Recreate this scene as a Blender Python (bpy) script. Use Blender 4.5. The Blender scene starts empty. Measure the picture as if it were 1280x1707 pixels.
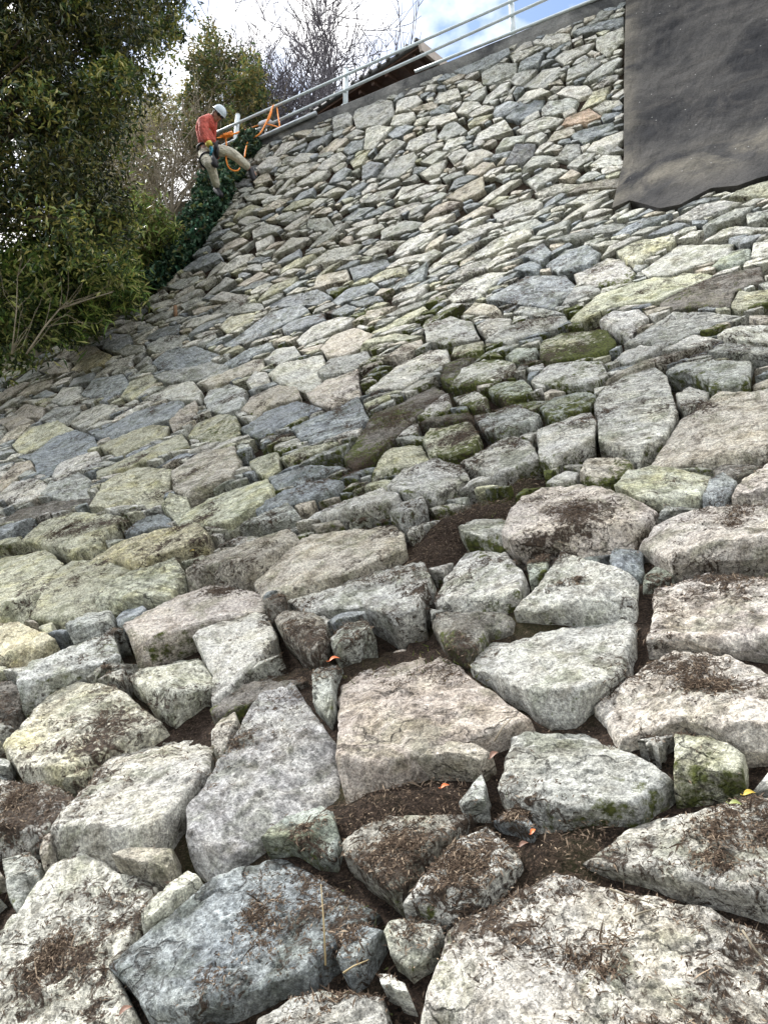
import bpy, math, random
import numpy as np
from mathutils import Vector, noise as mn
random.seed(7); rng = np.random.default_rng(7)
C = bpy.context.scene
R = math.radians
# ------------------------------------------------------------------ camera
F = 1232.0; PITCH = R(18.0)
cam_d = bpy.data.cameras.new('camera'); cam = bpy.data.objects.new('camera', cam_d)
C.collection.objects.link(cam); C.camera = cam
cam.location = (0, 0, 0); cam.rotation_euler = (R(90) + PITCH, 0, 0)
cam_d.sensor_fit = 'VERTICAL'; cam_d.sensor_height = 36.0; cam_d.lens = 36.0 * F / 1707.0
cam_d.clip_start = 0.05; cam_d.clip_end = 2000
C.render.resolution_x = 767; C.render.resolution_y = 1024
# ------------------------------------------------------------------ light
SUN_EL, SUN_AZ = R(52), R(-62)         # azimuth from +Y towards +X : behind the left shoulder is negative
C.view_settings.view_transform = 'Standard'; C.view_settings.look = 'None'
C.view_settings.exposure = 1.25; C.view_settings.gamma = 1
w = bpy.data.worlds.new("World"); C.world = w; w.use_nodes = True
nt = w.node_tree; nt.nodes.clear()
def wn(t, **k):
    n = nt.nodes.new(t)
    for a, b in k.items(): setattr(n, a, b)
    return n
sky = wn('ShaderNodeTexSky', sky_type='NISHITA'); sky.sun_disc = False
sky.sun_elevation = SUN_EL; sky.sun_rotation = SUN_AZ
sk = wn('ShaderNodeVectorMath', operation='SCALE'); sk.inputs['Scale'].default_value = 0.13
nt.links.new(sky.outputs[0], sk.inputs[0])
tc = wn('ShaderNodeTexCoord'); mp = wn('ShaderNodeMapping'); mp.inputs['Scale'].default_value = (1, 1, 1.5)
mp.inputs['Location'].default_value = (1.35, 0.6, 0.3)
nz = wn('ShaderNodeTexNoise'); nz.inputs['Scale'].default_value = 3.2; nz.inputs['Detail'].default_value = 7; nz.inputs['Roughness'].default_value = .5
rp = wn('ShaderNodeValToRGB'); rp.color_ramp.elements[0].position = .395; rp.color_ramp.elements[1].position = .49
mx = wn('ShaderNodeMix', data_type='RGBA'); mx.inputs[7].default_value = (.98, .97, .96, 1)
bg = wn('ShaderNodeBackground'); bg.inputs[1].default_value = 1.0
wo = wn('ShaderNodeOutputWorld')
nt.links.new(tc.outputs['Generated'], mp.inputs[0]); nt.links.new(mp.outputs[0], nz.inputs[0]); nt.links.new(nz.outputs[0], rp.inputs[0])
nt.links.new(rp.outputs[0], mx.inputs[0]); nt.links.new(sk.outputs[0], mx.inputs[6]); nt.links.new(mx.outputs[2], bg.inputs[0]); nt.links.new(bg.outputs[0], wo.inputs[0])
sd = bpy.data.lights.new('sun', 'SUN'); sd.energy = 3.2; sd.angle = R(8); sd.color = (1, .975, .94)
so = bpy.data.objects.new('sun', sd); C.collection.objects.link(so)
sdir = Vector((math.sin(SUN_AZ) * math.cos(SUN_EL), math.cos(SUN_AZ) * math.cos(SUN_EL), math.sin(SUN_EL)))
so.rotation_euler = sdir.to_track_quat('Z', 'Y').to_euler()

# ------------------------------------------------------------------ wall coordinates
AZ = R(25.0)
NQ = np.array([math.sin(AZ), math.cos(AZ), 0.0])      # horizontal, into the wall
DS = np.array([-math.cos(AZ), math.sin(AZ), 0.0])     # along the wall, to the left / away
UP = np.array([0, 0, 1.0])
ctrl = [(-.6, -3.4), (.1, -2.4), (.62, -1.6), (1.02, -.95), (1.55, -.38), (2.5, .42), (3.5, 1.32), (4.5, 2.3), (5.5, 3.42), (6.4, 4.65), (7.25, 6.3), (7.85, 8.15), (8.3, 10.05)]
def catmull(P, n=24):
    P = [np.array(p) for p in P]; P = [2 * P[0] - P[1]] + P + [2 * P[-1] - P[-2]]
    out = []
    for i in range(1, len(P) - 2):
        for k in range(n):
            t = k / n
            out.append(.5 * ((2 * P[i]) + (-P[i-1] + P[i+1]) * t + (2*P[i-1] - 5*P[i] + 4*P[i+1] - P[i+2]) * t*t + (-P[i-1] + 3*P[i] - 3*P[i+1] + P[i+2]) * t**3))
    out.append(P[-2]); return np.array(out)
prof = catmull(ctrl)
arc = np.concatenate([[0], np.cumsum(np.hypot(*np.diff(prof, axis=0).T))])
TMAX = arc[-1]
ang = np.arctan2(prof[:, 1], prof[:, 0])
vis = np.maximum.accumulate(ang) + np.arange(len(ang)) * 1e-9
def qz(t): return np.interp(t, arc, prof[:, 0]), np.interp(t, arc, prof[:, 1])
def slope(t):
    q0, z0 = qz(np.clip(t - .25, 0, TMAX)); q1, z1 = qz(np.clip(t + .25, 0, TMAX))
    return np.arctan2(z1 - z0, q1 - q0)
def surf(s, t, h=0.0):
    q, z = qz(t); a = slope(t)
    nq, nz_ = -np.sin(a), np.cos(a)
    q = q + nq * h; z = z + nz_ * h
    s = np.asarray(s)
    return q[..., None] * NQ + s[..., None] * DS + z[..., None] * UP
cp, sp = math.cos(PITCH), math.sin(PITCH)
def ray(x, y):
    x = np.asarray(x, float); y = np.asarray(y, float)
    xr = (x - 640) / F; yr = (853.5 - y) / F
    return np.stack([xr, cp - yr * sp, sp + yr * cp], -1)
def P(x, y, d): return Vector((ray(x, y) * d).tolist())
def st(x, y):
    r = ray(x, y); q = r @ NQ; s = r @ DS; z = r[..., 2]
    t = np.interp(np.arctan2(z, q), vis, arc)
    qq, zz = qz(t)
    k = qq / q
    return s * k, t
def px(p):
    p = np.asarray(p, float)
    f = p[..., 1] * cp + p[..., 2] * sp; u = -p[..., 1] * sp + p[..., 2] * cp
    f = np.where(f < .05, .05, f)
    return 640 + F * p[..., 0] / f, 853.5 - F * u / f, f
def PQ(q, s, z): return Vector((q * NQ + s * DS + z * UP).tolist())

# ------------------------------------------------------------------ helpers
def link(o, parent=None):
    C.collection.objects.link(o)
    if parent is not None: o.parent = parent
    return o
def tag(o, label=None, cat=None, group=None, kind=None):
    if label: o['label'] = label
    if cat: o['category'] = cat
    if group: o['group'] = group
    if kind: o['kind'] = kind
    return o
def empty(name, loc=(0, 0, 0)):
    o = bpy.data.objects.new(name, None); o.empty_display_size = .1; o.location = loc
    return link(o)
def mesh_np(name, v, f, mat, parent=None, col=None, attrs=None, smooth=True, loc=None):
    """v (N,3) array in world coords ; f (M,4) quads or (M,3) tris or list of both"""
    v = np.asarray(v, np.float32)
    if loc is None: loc = v.mean(0) if parent is None else None
    base = np.zeros(3, np.float32)
    if parent is not None:
        base = np.array(parent.matrix_world.translation if parent.parent is None and False else parent['_o'], np.float32) if '_o' in parent else np.zeros(3, np.float32)
    fs = f if isinstance(f, list) else [f]
    me = bpy.data.meshes.new(name)
    off = np.asarray(loc, np.float32) if loc is not None else base
    vv = v - off
    me.vertices.add(len(vv)); me.vertices.foreach_set('co', vv.ravel())
    nl = sum(a.size for a in fs); npol = sum(len(a) for a in fs)
    me.loops.add(nl); me.polygons.add(npol)
    me.loops.foreach_set('vertex_index', np.concatenate([a.ravel() for a in fs]).astype(np.int32))
    tot = np.concatenate([np.full(len(a), a.shape[1]) for a in fs]).astype(np.int32)
    me.polygons.foreach_set('loop_start', np.concatenate([[0], np.cumsum(tot)[:-1]]).astype(np.int32))
    try: me.polygons.foreach_set('loop_total', tot)
    except Exception: pass
    me.polygons.foreach_set('use_smooth', np.full(npol, smooth))
    me.update(calc_edges=True); me.validate()
    if col is not None:
        a = me.attributes.new('tint', 'FLOAT_COLOR', 'POINT')
        cc = np.ones((len(v), 4), np.float32); cc[:, :3] = col; a.data.foreach_set('color', cc.ravel())
    for k, val in (attrs or {}).items():
        a = me.attributes.new(k, 'FLOAT', 'POINT'); a.data.foreach_set('value', np.asarray(val, np.float32))
    me.materials.append(mat)
    o = bpy.data.objects.new(name, me)
    if parent is None:
        o.location = off.tolist(); o['_o'] = off.tolist()
    elif loc is not None:
        o.location = (off - base).tolist(); o['_o'] = off.tolist()
    else: o['_o'] = base.tolist()
    return link(o, parent)
def thing(name, loc, label, cat, group=None):
    e = empty(name, tuple(loc)); e['_o'] = [float(a) for a in loc]
    return tag(e, label, cat, group)
class MB:
    def __init__(s): s.v = []; s.q = []; s.t = []; s.n = 0
    def add(s, v, q=(), t=()):
        s.v += [tuple(a) for a in v]; s.q += [tuple(i + s.n for i in a) for a in q]; s.t += [tuple(i + s.n for i in a) for a in t]; s.n += len(v)
    def tube(s, pts, rad, sides=8, cap=True):
        pts = [Vector(p) for p in pts]; n = len(pts)
        if not hasattr(rad, '__len__'): rad = [rad] * n
        ref = None; rings = []
        for i, p in enumerate(pts):
            d = (pts[min(i+1, n-1)] - pts[max(i-1, 0)]).normalized()
            if ref is None: ref = d.orthogonal().normalized()
            ref = (ref - d * ref.dot(d))
            ref = ref.normalized() if ref.length > 1e-6 else d.orthogonal().normalized()
            b = d.cross(ref)
            rings.append([p + (ref * math.cos(6.28318*k/sides) + b * math.sin(6.28318*k/sides)) * rad[i] for k in range(sides)])
        v = [a for r in rings for a in r]; q = []
        for i in range(n-1):
            for k in range(sides):
                k2 = (k+1) % sides; q.append((i*sides+k, i*sides+k2, (i+1)*sides+k2, (i+1)*sides+k))
        t = []
        if cap:
            v += [pts[0], pts[-1]]; a, b2 = n*sides, n*sides+1
            for k in range(sides):
                k2 = (k+1) % sides; t.append((a, k2, k)); t.append((b2, (n-1)*sides+k, (n-1)*sides+k2))
        s.add(v, q, t)
    def box(s, c, ax, ay, az):
        """c centre; ax,ay,az half-axis vectors"""
        c = Vector(c); ax = Vector(ax); ay = Vector(ay); az = Vector(az)
        v = [c + ax*i + ay*j + az*k for k in (-1, 1) for j in (-1, 1) for i in (-1, 1)]
        s.add(v, [(0,2,3,1), (4,5,7,6), (0,1,5,4), (2,6,7,3), (0,4,6,2), (1,3,7,5)])
    def ball(s, c, r, axes=None, n=12, m=8):
        c = Vector(c); axes = axes or (Vector((1,0,0)), Vector((0,1,0)), Vector((0,0,1)))
        if not hasattr(r, '__len__'): r = (r, r, r)
        v = []
        for j in range(m+1):
            ph = math.pi * j / m
            for i in range(n):
                th = 6.28318 * i / n
                v.append(c + axes[0]*(r[0]*math.sin(ph)*math.cos(th)) + axes[1]*(r[1]*math.sin(ph)*math.sin(th)) + axes[2]*(r[2]*math.cos(ph)))
        q = [(j*n+i, (j+1)*n+i, (j+1)*n+(i+1) % n, j*n+(i+1) % n) for j in range(m) for i in range(n)]
        s.add(v, q)
    def build(s, name, mat, parent=None, smooth=True, bevel=0, loc=None, col=None):
        fs = []
        if s.q: fs.append(np.array(s.q, np.int32))
        if s.t: fs.append(np.array(s.t, np.int32))
        o = mesh_np(name, np.array([tuple(a) for a in s.v]), fs, mat, parent, smooth=smooth, loc=loc, col=col)
        if bevel:
            b = o.modifiers.new('bevel', 'BEVEL'); b.width = bevel; b.segments = 2; b.limit_method = 'ANGLE'
        return o

# ------------------------------------------------------------------ materials
class NT:
    def __init__(s, name):
        s.m = bpy.data.materials.new(name); s.m.use_nodes = True; s.t = s.m.node_tree; s.t.nodes.clear()
        s.out = s.n('ShaderNodeOutputMaterial'); s.b = s.n('ShaderNodeBsdfPrincipled'); s.l(s.b.outputs[0], s.out.inputs[0])
        s.pos = s.n('ShaderNodeNewGeometry').outputs['Position']
    def n(s, t, **k):
        n = s.t.nodes.new(t)
        for a, b in k.items(): setattr(n, a, b)
        return n
    def l(s, a, b): s.t.links.new(a, b)
    def noise(s, scale, detail=4, rough=.55, vec=None, dist=0.0):
        n = s.n('ShaderNodeTexNoise'); n.inputs['Scale'].default_value = scale; n.inputs['Detail'].default_value = detail
        n.inputs['Roughness'].default_value = rough; n.inputs['Distortion'].default_value = dist
        s.l(vec if vec is not None else s.pos, n.inputs[0]); return n.outputs[0]
    def ramp(s, v, a, b, c0=0.0, c1=1.0):
        n = s.n('ShaderNodeMapRange'); n.inputs[1].default_value = a; n.inputs[2].default_value = b; n.inputs[3].default_value = c0; n.inputs[4].default_value = c1
        s.l(v, n.inputs[0]); return n.outputs[0]
    def math(s, op, a, b=None):
        n = s.n('ShaderNodeMath', operation=op)
        for i, v in enumerate((a, b)):
            if v is None: continue
            if isinstance(v, (int, float)): n.inputs[i].default_value = v
            else: s.l(v, n.inputs[i])
        return n.outputs[0]
    def mix(s, f, a, b, mode='MIX'):
        n = s.n('ShaderNodeMix', data_type='RGBA', blend_type=mode)
        for i, v in ((0, f), (6, a), (7, b)):
            if isinstance(v, (int, float)): n.inputs[i].default_value = v
            elif isinstance(v, tuple): n.inputs[i].default_value = (*v, 1) if len(v) == 3 else v
            else: s.l(v, n.inputs[i])
        return n.outputs[2]
    def attr(s, name, out='Fac'): return s.n('ShaderNodeAttribute', attribute_name=name).outputs[out]
    def scale(s, v, k):
        n = s.n('ShaderNodeMix', data_type='RGBA', blend_type='MULTIPLY'); n.inputs[0].default_value = 1
        s.l(v, n.inputs[6]); s.l(k, n.inputs[7]); return n.outputs[2]
    def bump(s, h, dist, strength=1.0, prev=None):
        n = s.n('ShaderNodeBump'); n.inputs['Distance'].default_value = dist; n.inputs['Strength'].default_value = strength
        s.l(h, n.inputs['Height'])
        if prev is not None: s.l(prev, n.inputs['Normal'])
        return n.outputs[0]
    def map(s, sc, rot=(0, 0, 0)):
        n = s.n('ShaderNodeMapping'); n.inputs['Scale'].default_value = sc; n.inputs['Rotation'].default_value = rot; s.l(s.pos, n.inputs[0]); return n.outputs[0]
def plain(name, col, rough=.7, metal=0.0, nscale=0, namp=.25, bump=0, spec=None):
    m = NT(name)
    if nscale:
        f = m.ramp(m.noise(nscale, 5), .3, .7, 1 - namp, 1 + namp); c = m.mix(1.0, col, f, 'MULTIPLY'); m.l(c, m.b.inputs['Base Color'])
        if bump: m.l(m.bump(m.noise(nscale * 2, 5), bump), m.b.inputs['Normal'])
    else: m.b.inputs['Base Color'].default_value = (*col, 1)
    m.b.inputs['Roughness'].default_value = rough; m.b.inputs['Metallic'].default_value = metal
    if spec is not None: m.b.inputs['Specular IOR Level'].default_value = spec
    return m.m

def rock_mat():
    m = NT('weathered_rock')
    base = m.attr('tint', 'Color'); seed = m.attr('seed')
    # each stone has its own grain direction
    sv = m.n('ShaderNodeVectorMath', operation='ADD'); cb = m.n('ShaderNodeCombineXYZ')
    m.l(seed, cb.inputs[0]); m.l(m.math('MULTIPLY', seed, 1.7), cb.inputs[1]); m.l(m.math('MULTIPLY', seed, -2.3), cb.inputs[2])
    m.l(m.pos, sv.inputs[0]); m.l(cb.outputs[0], sv.inputs[1]); wv = sv.outputs[0]
    rot = m.n('ShaderNodeVectorRotate', rotation_type='AXIS_ANGLE'); rot.inputs['Axis'].default_value = (.4, .5, .77)
    m.l(wv, rot.inputs[0]); m.l(seed, rot.inputs['Angle'])
    gm = m.n('ShaderNodeMapping'); gm.inputs['Scale'].default_value = (7, 14, 50); m.l(rot.outputs[0], gm.inputs[0])
    grain = m.noise(1.0, 5, .62, gm.outputs[0], .6)
    big = m.noise(3.2, 4, .6, wv); mid = m.noise(13, 6, .66, wv, .4); fine = m.noise(75, 5, .75, wv); spk = m.noise(190, 3, .8, wv)
    c = m.mix(m.ramp(big, .35, .68), base, m.mix(1.0, base, (1.16, 1.13, 1.04), 'MULTIPLY'))
    vr = lambda k: m.math('FRACT', m.math('MULTIPLY', seed, k))
    c = m.mix(m.math('MULTIPLY', m.ramp(mid, .46, .66, 0, 1.0), m.ramp(vr(1.93), 0, 1, .25, .95)), c, m.mix(.35, m.mix(1.0, base, (1.55, 1.55, 1.5), 'MULTIPLY'), (.55, .56, .52)))                 # pale lichen bloom
    c = m.mix(m.ramp(mid, .47, .34, 0, .75), c, m.mix(1.0, c, (.36, .34, .30), 'MULTIPLY'))
    oli = m.noise(5.0, 5, .6, m.map((1, 1, 1.3)))
    c = m.mix(m.math('MULTIPLY', m.ramp(oli, .5, .7, 0, .7), m.attr('yel')), c, m.mix(1.0, c, (1.02, .97, .66), 'MULTIPLY'))
    c = m.mix(m.ramp(m.noise(5.5, 5, .65, wv, .8), .52, .62, 0, .75), c, m.mix(1.0, c, (.50, .52, .44), 'MULTIPLY'))
    c = m.mix(1.0, c, m.mix(m.ramp(vr(5.3), 0, 1, .25, 1.0), (1, 1, 1), m.ramp(grain, .3, .7, .4, 1.5)), 'MULTIPLY')
    c = m.mix(1.0, c, m.ramp(fine, .34, .66, .42, 1.55), 'MULTIPLY')
    c = m.mix(1.0, c, m.ramp(spk, .32, .68, .5, 1.5), 'MULTIPLY')
    vo = m.n('ShaderNodeTexVoronoi', feature='DISTANCE_TO_EDGE'); vo.inputs['Scale'].default_value = 2.6
    dv = m.n('ShaderNodeMix', data_type='RGBA', blend_type='LINEAR_LIGHT'); dv.inputs[0].default_value = .35
    nn = m.n('ShaderNodeTexNoise'); nn.inputs['Scale'].default_value = 4; nn.inputs['Detail'].default_value = 6; m.l(wv, nn.inputs[0])
    m.l(wv, dv.inputs[6]); m.l(nn.outputs['Color'], dv.inputs[7]); m.l(dv.outputs[2], vo.inputs[0])
    crack = m.math('MULTIPLY', m.ramp(vo.outputs[0], .022, 0.0), m.ramp(big, .42, .58))
    crack = m.math('MULTIPLY', crack, m.ramp(vr(3.71), .45, .7))
    c = m.mix(m.math('MULTIPLY', crack, .8), c, (.04, .035, .03))
    # moss and litter
    mossn = m.noise(22, 6, .7); mo = m.ramp(m.math('ADD', m.attr('moss'), m.math('MULTIPLY', m.math('SUBTRACT', mossn, .5), 1.7)), .46, .66)
    mc = m.mix(m.ramp(m.noise(60, 4), .35, .65), (.035, .042, .012), (.11, .125, .03))
    c = m.mix(mo, c, mc)
    dn = m.noise(30, 7, .78, None, 1.2); di = m.ramp(m.math('ADD', m.attr('dirt'), m.math('MULTIPLY', m.math('SUBTRACT', dn, .5), 3.0)), .55, .72)
    dc = m.mix(m.ramp(m.noise(110, 4, .8), .4, .62), (.028, .020, .015), (.115, .085, .062))
    c = m.mix(di, c, dc)
    m.l(c, m.b.inputs['Base Color']); m.b.inputs['Roughness'].default_value = .88; m.b.inputs['Specular IOR Level'].default_value = .25
    n = m.bump(mid, .016, .8); n = m.bump(grain, .012, .9, n); n = m.bump(m.math('ADD', fine, m.math('MULTIPLY', crack, -1.5)), .010, .9, n)
    n = m.bump(m.math('MULTIPLY', di, dn), .02, .7, n); n = m.bump(spk, .004, .7, n)
    m.l(n, m.b.inputs['Normal']); return m.m
ROCK = rock_mat()
def soil_mat(name, a, b, sc=40):
    m = NT(name); c = m.mix(m.ramp(m.noise(sc, 6, .75, None, .8), .38, .62), a, b)
    c = m.mix(m.ramp(m.noise(3, 4), .5, .7, 0, .5), c, (.05, .055, .02)); c = m.mix(m.ramp(m.noise(150, 3, .8), .5, .72, 0, .6), c, (.2, .14, .1))
    m.l(c, m.b.inputs['Base Color']); m.b.inputs['Roughness'].default_value = 1; m.b.inputs['Specular IOR Level'].default_value = .1
    m.l(m.bump(m.noise(70, 6, .8), .02), m.b.inputs['Normal']); return m.m
SOIL = soil_mat('soil_litter', (.010, .008, .006), (.052, .038, .030))
HILL = soil_mat('hill_soil', (.02, .02, .01), (.07, .065, .035), 12)
def leaf_mat(name, rough=.4, trans=.25, spec=.5):
    m = NT(name); c = m.attr('tint', 'Color'); m.l(c, m.b.inputs['Base Color']); m.b.inputs['Roughness'].default_value = rough; m.b.inputs['Specular IOR Level'].default_value = spec
    if trans:
        tr = m.n('ShaderNodeBsdfTranslucent'); m.l(c, tr.inputs[0]); ms = m.n('ShaderNodeMixShader'); ms.inputs[0].default_value = trans
        m.l(m.b.outputs[0], ms.inputs[1]); m.l(tr.outputs[0], ms.inputs[2]); m.l(ms.outputs[0], m.out.inputs[0])
    return m.m
LEAF = leaf_mat('glossy_leaf', .32, .2, .6); LEAF2 = leaf_mat('soft_leaf', .55, .3, .3); LITTER = leaf_mat('litter', .9, 0, .1)
BARK = plain('bark', (.11, .085, .06), .9, nscale=14, namp=.4, bump=.02)
TWIG = plain('pale_twig', (.26, .225, .165), .9, nscale=9, namp=.35)
TWIG2 = plain('dark_twig', (.13, .12, .14), .9, nscale=5, namp=.3)

# ------------------------------------------------------------------ traced stones (photo pixels)
def T(ox, oy, k, rows):
    return [(tg, [(ox + x * k, oy + y * k) for x, y in pts]) for tg, pts in rows]
S = []
S += T(640, 1250, .5, [
 ('wtdgm', [(75,930),(130,760),(215,600),(300,520),(430,390),(560,365),(670,395),(850,465),(1000,505),(1290,565),(1500,600),(1500,1100),(400,1150),(50,1100)]),
 ('wd', [(655,345),(740,270),(830,190),(960,150),(1040,110),(1200,110),(1290,140),(1450,200),(1450,560),(1290,540),(1100,490),(900,450),(690,390)]),
 ('w', [(250,260),(330,205),(440,300),(460,340),(420,390),(250,560),(200,560),(60,520),(100,460),(200,350)]),
 ('w', [(0,560),(50,525),(180,510),(205,590),(150,680),(70,730),(0,680),(-15,600)]),
 ('b', [(345,185),(400,172),(460,190),(500,240),(490,265),(430,240),(370,210)]),
 ('w', [(395,225),(420,215),(500,285),(480,292)]),
 ('g', [(230,160),(325,65),(350,110),(345,180),(250,190)])])
S += T(0, 0, 1, [
 ('wd', [(565,1400),(600,1375),(650,1355),(740,1340),(785,1340),(760,1370),(740,1400),(690,1440),(690,1470),(660,1500),(640,1490),(610,1450),(570,1425)]),
 ('gm', [(850,1215),(900,1190),(985,1178),(1030,1195),(1080,1240),(1118,1285),(1105,1310),(1060,1335),(1000,1350),(930,1365),(890,1370),(860,1345),(830,1310),(830,1270)]),
 ('ym', [(1122,1210),(1175,1203),(1200,1225),(1245,1260),(1240,1300),(1190,1305),(1150,1310),(1120,1305)]),
 ('t', [(690,1270),(700,1255),(750,1232),(800,1238),(822,1250),(800,1270),(740,1275)]),
 ('w', [(618,1600),(650,1610),(685,1640),(690,1665),(660,1665),(625,1635)]),
 ('wt', [(82,1405),(110,1370),(150,1300),(155,1260),(190,1225),(250,1200),(310,1165),(340,1165),(348,1240),(345,1290),(310,1330),(300,1370),(265,1405),(190,1430),(130,1430)]),
 ('bp', [(355,1290),(365,1250),(400,1195),(430,1155),(480,1132),(512,1150),(520,1180),(550,1220),(556,1300),(540,1320),(470,1360),(410,1400),(365,1445),(345,1445),(312,1410),(315,1350),(335,1320)]),
 ('wd', [(-60,1300),(30,1298),(85,1298),(118,1310),(120,1335),(95,1370),(70,1395),(30,1410),(-60,1405)]),
 ('b', [(560,1610),(565,1550),(600,1530),(640,1540),(620,1570),(600,1610),(575,1625)]),
 ('wd', [(430,1707),(480,1660),(530,1640),(600,1640),(635,1655),(650,1707),(640,1760),(430,1760)]),
 ('g', [(510,1630),(530,1595),(550,1600),(545,1630)]),
 ('P', [(556,1180),(560,1120),(590,1070),(640,1045),(690,1035),(730,1065),(770,1105),(820,1150),(878,1190),(850,1205),(760,1235),(690,1260),(640,1285),(570,1315),(560,1270)]),
 ('w', [(480,985),(520,965),(600,940),(660,922),(700,930),(716,960),(712,990),(700,1020),(660,1040),(640,1040),(610,1015),(560,1020),(510,1012)]),
 ('y', [(35,895),(65,865),(110,850),(165,850),(205,862),(200,875),(165,890),(150,905),(130,925),(90,920),(50,905)]),
 ('p', [(840,900),(845,865),(870,825),(900,805),(960,800),(1020,820),(1095,850),(1095,865),(1050,890),(990,905),(920,900),(860,915)]),
 ('p', [(1068,905),(1085,875),(1120,860),(1180,848),(1300,842),(1360,850),(1350,925),(1250,935),(1190,935),(1120,945),(1090,930)]),
 ('dm', [(575,765),(590,730),(620,690),(680,650),(720,635),(740,650),(700,680),(690,700),(650,720),(620,760),(590,780)]),
 ('d', [(-60,1130),(20,1130),(35,1150),(30,1175),(0,1200),(-60,1200)])])
S += T(0, 1250, .5, [
 ('wy', [(-150,640),(-20,640),(60,520),(130,410),(165,365),(265,320),(330,350),(420,395),(500,420),(510,450),(470,540),(430,620),(380,740),(400,800),(430,850),(380,900),(330,1000),(-150,1050)]),
 ('b', [(375,710),(450,620),(560,540),(640,460),(720,400),(830,350),(930,310),(1030,330),(1120,390),(1200,440),(1225,500),(1150,540),(1110,640),(1010,740),(900,790),(830,790),(740,880),(640,905),(540,930),(420,830),(400,770)]),
 ('wy', [(450,600),(480,520),(540,440),(620,370),(670,410),(640,450),(560,530),(460,600)]),
 ('t', [(375,370),(430,330),(580,310),(585,360),(550,415),(480,410)]),
 ('Gm', [(870,310),(890,270),(960,210),(1070,170),(1110,190),(1130,270),(1100,340),(1040,340),(950,300)]),
 ('g', [(5,360),(90,320),(130,350),(120,420),(70,490),(40,530),(20,490)]),
 ('t', [(60,450),(110,425),(100,470),(65,510)]),
 ('t', [(140,300),(180,240),(195,270),(160,350),(130,380)])])
S += T(0, 850, .5, [
 ('y', [(-120,135),(150,122),(200,170),(180,240),(110,340),(60,365),(-120,350)]),
 ('y', [(110,355),(180,215),(240,165),(370,165),(440,200),(350,240),(310,290),(300,350),(180,370)]),
 ('y', [(310,310),(350,245),(440,200),(580,155),(615,215),(560,285),(480,290),(370,320)]),
 ('Y', [(285,155),(400,85),(560,55),(660,55),(700,100),(690,130),(560,160),(460,195),(380,165)]),
 ('t', [(605,240),(680,160),(800,100),(960,60),(990,100),(920,140),(850,180),(830,205),(700,225)]),
 ('t', [(845,210),(930,120),(1030,60),(1200,30),(1300,25),(1335,60),(1340,110),(1280,150),(1150,200),(960,230),(870,260)]),
 ('p', [(425,390),(470,330),(570,270),(750,222),(850,240),(870,285),(860,310),(780,320),(690,370),(620,410),(470,480),(450,470)]),
 ('wy', [(425,540),(500,470),(630,405),(700,540),(690,580),(640,610),(560,655),(500,640),(440,580)]),
 ('w', [(640,405),(720,360),(830,315),(880,325),(915,410),(900,450),(830,490),(760,560),(690,620),(680,600),(705,540)]),
 ('Y', [(-120,370),(60,370),(130,400),(180,435),(130,480),(60,510),(-120,530)]),
 ('gm', [(70,650),(75,580),(110,510),(180,450),(300,430),(380,430),(400,490),(330,520),(240,560),(160,590)]),
 ('yt', [(10,780),(40,720),(110,630),(200,560),(300,565),(380,580),(450,620),(520,680),(420,730),(330,790),(280,850),(200,885),(80,890),(40,850)]),
 ('t', [(700,740),(730,680),(780,660),(795,700),(770,750),(740,830),(710,800)]),
 ('dm', [(700,660),(760,590),(850,520),(940,480),(1010,540),(950,560),(880,590),(800,650),(720,690)]),
 ('g', [(1040,530),(1100,480),(1130,490),(1110,540),(1110,640),(1090,680),(1040,630)]),
 ('dt', [(920,380),(950,320),(1010,330),(1090,390),(1100,450),(1060,500),(1020,490),(940,420)]),
 ('g', [(1095,430),(1150,385),(1220,365),(1240,400),(1180,450),(1110,475)]),
 ('d', [(875,300),(920,270),(960,300),(930,350),(890,350)]),
 ('b', [(375,350),(400,310),(470,295),(490,325),(430,380),(390,385)]),
 ('g', [(230,410),(290,350),(370,335),(375,380),(320,420),(240,430)]),
 ('y', [(130,400),(150,355),(180,375),(170,420)]),
 ('y', [(165,110),(240,70),(340,105),(290,140),(240,155)])])
S += T(640, 850, .5, [
 ('p', [(870,360),(900,240),(960,200),(1100,180),(1260,200),(1420,215),(1420,460),(1200,470),(1000,440),(880,430)]),
 ('p', [(695,610),(760,570),(850,490),(960,450),(1140,455),(1230,510),(1400,600),(1400,750),(1200,760),(1000,700),(860,740),(780,730),(710,650)]),
 ('w', [(290,500),(330,390),(480,345),(580,340),(760,312),(830,335),(840,380),(830,430),(800,540),(700,590),(620,640),(540,650),(450,600),(370,550)]),
 ('w', [(440,330),(500,250),(540,170),(590,125),(700,150),(790,200),(845,230),(850,290),(830,330),(720,310),(640,320),(560,340),(470,345)]),
 ('wm', [(165,285),(190,200),(260,110),(340,110),(400,115),(450,170),(470,220),(450,280),(390,300),(250,310),(180,310)]),
 ('dm', [(155,370),(180,330),(260,300),(380,295),(430,330),(420,370),(350,390),(320,420),(280,490),(210,460),(170,420)]),
 ('b', [(745,160),(760,90),(800,65),(860,110),(860,180),(840,210),(780,200)]),
 ('G', [(855,240),(860,200),(900,160),(960,175),(960,200),(900,230)]),
 ('Gm', [(470,180),(500,130),(550,140),(540,190),(480,220)]),
 ('wm', [(250,60),(300,15),(380,5),(410,20),(400,80),(390,110),(270,90)])])
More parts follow.
